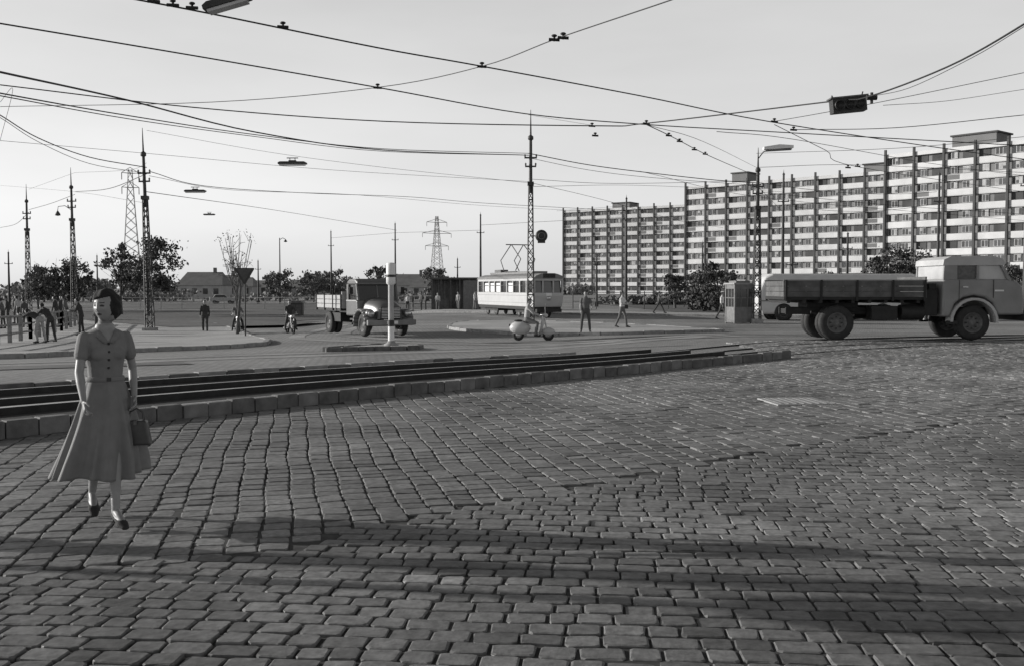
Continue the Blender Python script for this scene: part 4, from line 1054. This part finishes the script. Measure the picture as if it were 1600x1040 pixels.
for i,(yy,zz,wd) in enumerate(((-.2,.24,.2),(-.36,.3,.26),(-.42,.5,.3),(-.45,.75,.27),(-.47,.92,.14))):
    for t,dy in ((-1,.08),(-.5,.02),(0,0),(.5,.02),(1,.08)): vs.append((t*wd,yy+dy,zz))
    for t,dy in ((-1,.1),(-.5,.04),(0,.02),(.5,.04),(1,.1)): vs.append((t*wd,yy+dy,zz))
fs=[]
for i in range(4):
    for k in range(4): fs.append((i*10+k,i*10+k+1,(i+1)*10+k+1,(i+1)*10+k)); fs.append((i*10+5+k,i*10+6+k,(i+1)*10+6+k,(i+1)*10+5+k))
b.add(vs,fs,M_sc,True)
b.box((-.22,-.25,.2),(.22,.2,.26),M_sc)
b.ell((0,.48,.5),(.27,.42,.26),M_sc,20,12); b.ell((0,-.62,.36),(.1,.27,.16),M_sc,16,10); b.ell((0,.22,.74),(.14,.17,.05),M_rubber); b.ell((0,.55,.77),(.14,.17,.05),M_rubber)
b.tube([(0,-.62,.225),(0,-.5,.7),(0,-.45,.98)],.03,M_sc,8); b.ell((0,-.5,.98),(.09,.1,.08),M_sc)
for s in (-1,1): b.tube([(0,-.45,.98),(s*.25,-.4,1.0),(s*.33,-.3,.99)],.017,M_chrome,6)
b.tube([(0,.6,.3),(.0,.85,.35)],.03,M_chrome,6); b.ell((0,.9,.6),(.05,.03,.05),M_black); b.tube([(0,-.5,1.05),(0,-.47,1.3)],.01,M_chrome,4); b.box((-.22,-.5,1.05),(.22,-.485,1.4),M_glassl)
face=86; b.obj('motor_scooter',(x,y,gzf(x,y)+.005),math.radians(face))
f=math.radians(face)
figure('scooter_rider',x-.22*math.sin(f),y+.22*math.cos(f),face,z=gzf(x,y),legL=(70,78,12),legR=(70,78,12),armL=(46,20,14),armR=(46,20,14),lean=6,hipz=.84,cols=dict(top=.36,bottom=.16,hair=.04),vox=.014,h=1.74,yaw=-25)
# ---------------------------------------------------------------- the woman
def wrule(C,lab,O):
    z=C[:,2]-O.z
    v=(lab==0)&(C[:,1]<0)&(z>.37)&(np.abs(C[:,0])<(z-.37)*.62)&(z<.52); lab[v]=2
fx,fy=-2.82,6.88; wz=gzf(fx,fy)+.030; FACE=36; WH=1.58
ob,O,T,J,hc,HR=figure('woman_in_dress',fx,fy,FACE,h=WH,z=wz,vox=.0052,female=True,longsl=False,longhair=True,cols=dict(top=.19,skin=.27,hair=.018,dark=.05),
  legL=(20,3,-7),legR=(-16,16,-4),armL=(-16,50,14),armR=(20,14,12),yaw=-50,hpitch=3,lean=2,rule=wrule,heel=.35)
M_dress=MATS['fabric_0.19']
b=MB(); nA=140; nR=30; vs=[];fs=[]; zt=O.z+.10; zb=.36
for i in range(nR+1):
    t=i/nR; z=zt+(zb-zt)*t
    e1=.128+(.33-.128)*(t**.9); e2=.098+(.33-.098)*(t**.92)
    cx=-.05*t*t; cy=.06*t*t
    for k in range(nA):
        a=2*math.pi*k/nA
        fold=.5*math.cos(8*a+.6+.9*t)+.36*math.cos(13*a+2.1-.8*t)+.3*math.cos(5*a+1)+.18*math.cos(23*a+.4)
        fold=math.copysign(abs(fold)**.8,fold)
        r=1+.19*fold*min(1,t*1.1+.08)
        vs.append((cx+e1*r*math.cos(a),cy+e2*r*math.sin(a),z+.014*math.cos(3*a+.5)*t))
for i in range(nR):
    for k in range(nA): fs.append((i*nA+k,i*nA+(k+1)%nA,(i+1)*nA+(k+1)%nA,(i+1)*nA+k))
b.add(vs,fs,M_dress,True); so=b.obj('skirt',parent=ob); md=so.modifiers.new('s','SOLIDIFY'); md.thickness=.006
b=MB(); vs=[];fs=[]
for z,k in ((.085,1.05),(.088,1.09),(.12,1.08),(.123,1.04)):
    for j in range(40):
        a=2*math.pi*j/40; vs.append((.128*k*math.cos(a),.099*k*math.sin(a),O.z+z))
for i in range(3):
    for j in range(40): fs.append((i*40+j,i*40+(j+1)%40,(i+1)*40+(j+1)%40,(i+1)*40+j))
b.add(vs,fs,M_dress,True); b.box((-.015,-.113,O.z+.09),(.015,-.1,O.z+.118),M_black)
b.obj('belt',parent=ob)
b=MB()
for z,yy in ((.37,-.121),(.31,-.124),(.25,-.117),(.19,-.107)): b.ell((0.0,yy,O.z+z),(.010,.007,.010),M_black,10,6)
b.obj('dress_buttons',parent=ob)
b=MB()
for s in (-1,1):
    p=[V3(s*.004,-.126,O.z+.385),V3(s*.045,-.102,O.z+.455),V3(s*.065,-.036,O.z+.485),V3(s*.055,.03,O.z+.495),V3(s*.0,.05,O.z+.5)]
    q=[V3(s*.03,-.136,O.z+.37),V3(s*.08,-.11,O.z+.42),V3(s*.098,-.045,O.z+.462),V3(s*.08,.046,O.z+.478),V3(s*0,.072,O.z+.478)]
    b.add(p+q,[(i,i+1,i+6,i+5) for i in range(4)],M_dress,True)
co=b.obj('collar',parent=ob); md=co.modifiers.new('s','SOLIDIFY'); md.thickness=.006
wL=J['wL']+J['fL']*.1; b=MB(); M_bag=mat('leather_bag',.055,.4,.2,12,spec=.5)
hx,hy,hz=wL.x+.01,wL.y,wL.z-.01
BM=Matrix.Translation((hx,hy,0))@Matrix.Rotation(math.radians(-30),4,'Z')
b.M=BM
b.prism([(-.075,hz-.08),(.075,hz-.08),(.11,hz-.27),(-.11,hz-.27)],-.04,.04,M_bag)
b.obj('handbag_body',bevel=.018,parent=ob)
b=MB(); b.M=BM
for dy in (-.02,.02): b.tube([(-.055,dy,hz-.09),(-.045,dy*.6,hz-.02),(0,0,hz+.01),(.045,dy*.6,hz-.02),(.055,dy,hz-.09)],.006,M_bag,6)
b.box((-.012,-.05,hz-.11),(.012,-.041,hz-.08),M_hub); b.obj('handbag_handles',parent=ob)
def shadow_pole(x,y,h=5.8,r=.1):
    b=MB(); b.cyl((0,0,0),(0,0,h),r,M_iron,r*.75,12); b.cyl((0,0,0),(0,0,1),r*1.3,M_iron,r*1.2,12); b.tube([(0,0,h),(-.3,0,h+.4),(-.9,0,h+.5)],.03,M_iron); b.ell((-1.0,0,h+.44),(.28,.12,.08),M_hub)
    b.obj('unseen_shadow_pole',(x,y,gzf(x,y)))
shadow_pole(-6.6,6.85,5.8,.14)  # unseen pole, added left of frame to cast a long shadow on the cobbles
b=MB(); b.cyl((0,0,0),(0,0,2.7),.06,M_iron,None,10); b.lathe([(0,-.01),(.3,-.01),(.3,.01),(0,.01)],(0,0,2.5),(1,0,0),M_white,24); b.obj('shadow_sign_post',(-7.0,6.45,gzf(-7,6.5)))  # out-of-view post, added only for its shorter shadow streak
# ---------------------------------------------------------------- light
EL=15; AZ=-80
sd=Vector((math.sin(math.radians(AZ))*math.cos(math.radians(EL)),math.cos(math.radians(AZ))*math.cos(math.radians(EL)),math.sin(math.radians(EL))))
l=bpy.data.lights.new('sun','SUN'); l.energy=5; l.angle=math.radians(.5); l.color=(1,.98,.95)
so=bpy.data.objects.new('sun',l); COL.objects.link(so); so.rotation_euler=sd.to_track_quat('Z','Y').to_euler()
w=bpy.data.worlds.new('World'); SC.world=w; w.use_nodes=True; nt=w.node_tree; bg=nt.nodes['Background']
N=nt.nodes; Lk=nt.links
sky=N.new('ShaderNodeTexSky'); sky.sky_type='NISHITA'; sky.sun_disc=False; sky.sun_elevation=math.radians(EL); sky.sun_rotation=math.radians(AZ); sky.dust_density=1.0; sky.air_density=1.0
bw=N.new('ShaderNodeRGBToBW'); Lk.new(sky.outputs[0],bw.inputs[0])
half=N.new('ShaderNodeMath'); half.operation='MULTIPLY'; half.inputs[1].default_value=.6; Lk.new(bw.outputs[0],half.inputs[0])
tc=N.new('ShaderNodeTexCoord'); mp=N.new('ShaderNodeMapping'); mp.inputs['Scale'].default_value=(1.2,1.2,5); Lk.new(tc.outputs['Generated'],mp.inputs['Vector'])
ns=N.new('ShaderNodeTexNoise'); ns.inputs['Scale'].default_value=1.6; ns.inputs['Detail'].default_value=5; Lk.new(mp.outputs[0],ns.inputs['Vector'])
mr=N.new('ShaderNodeMapRange'); mr.inputs['From Min'].default_value=.35; mr.inputs['From Max'].default_value=.75; mr.inputs['To Min'].default_value=3.1; mr.inputs['To Max'].default_value=4.0; Lk.new(ns.outputs['Fac'],mr.inputs['Value'])
sx=N.new('ShaderNodeSeparateXYZ'); Lk.new(tc.outputs['Generated'],sx.inputs[0])
hz_=N.new('ShaderNodeMapRange'); hz_.interpolation_type='SMOOTHSTEP'; hz_.inputs['From Min'].default_value=.25; hz_.inputs['From Max'].default_value=.45; hz_.inputs['To Min'].default_value=1; hz_.inputs['To Max'].default_value=.05; Lk.new(sx.outputs['Z'],hz_.inputs['Value'])
mu=N.new('ShaderNodeMath'); mu.operation='MULTIPLY'; Lk.new(mr.outputs[0],mu.inputs[0]); Lk.new(hz_.outputs[0],mu.inputs[1])
ad=N.new('ShaderNodeMath'); ad.operation='ADD'; Lk.new(half.outputs[0],ad.inputs[0]); Lk.new(mu.outputs[0],ad.inputs[1])
Lk.new(ad.outputs[0],bg.inputs['Color'])
bg.inputs['Strength'].default_value=.135
# ---------------------------------------------------------------- camera
c=bpy.data.cameras.new('camera'); c.lens=35; c.sensor_width=36; c.clip_end=6000; c.clip_start=.1
co=bpy.data.objects.new('camera',c); COL.objects.link(co); co.location=(0,0,EYE); co.rotation_euler=(math.pi/2-PITCH,0,0); SC.camera=co
SC.view_settings.view_transform='Standard'; SC.view_settings.look='None'; SC.view_settings.exposure=0
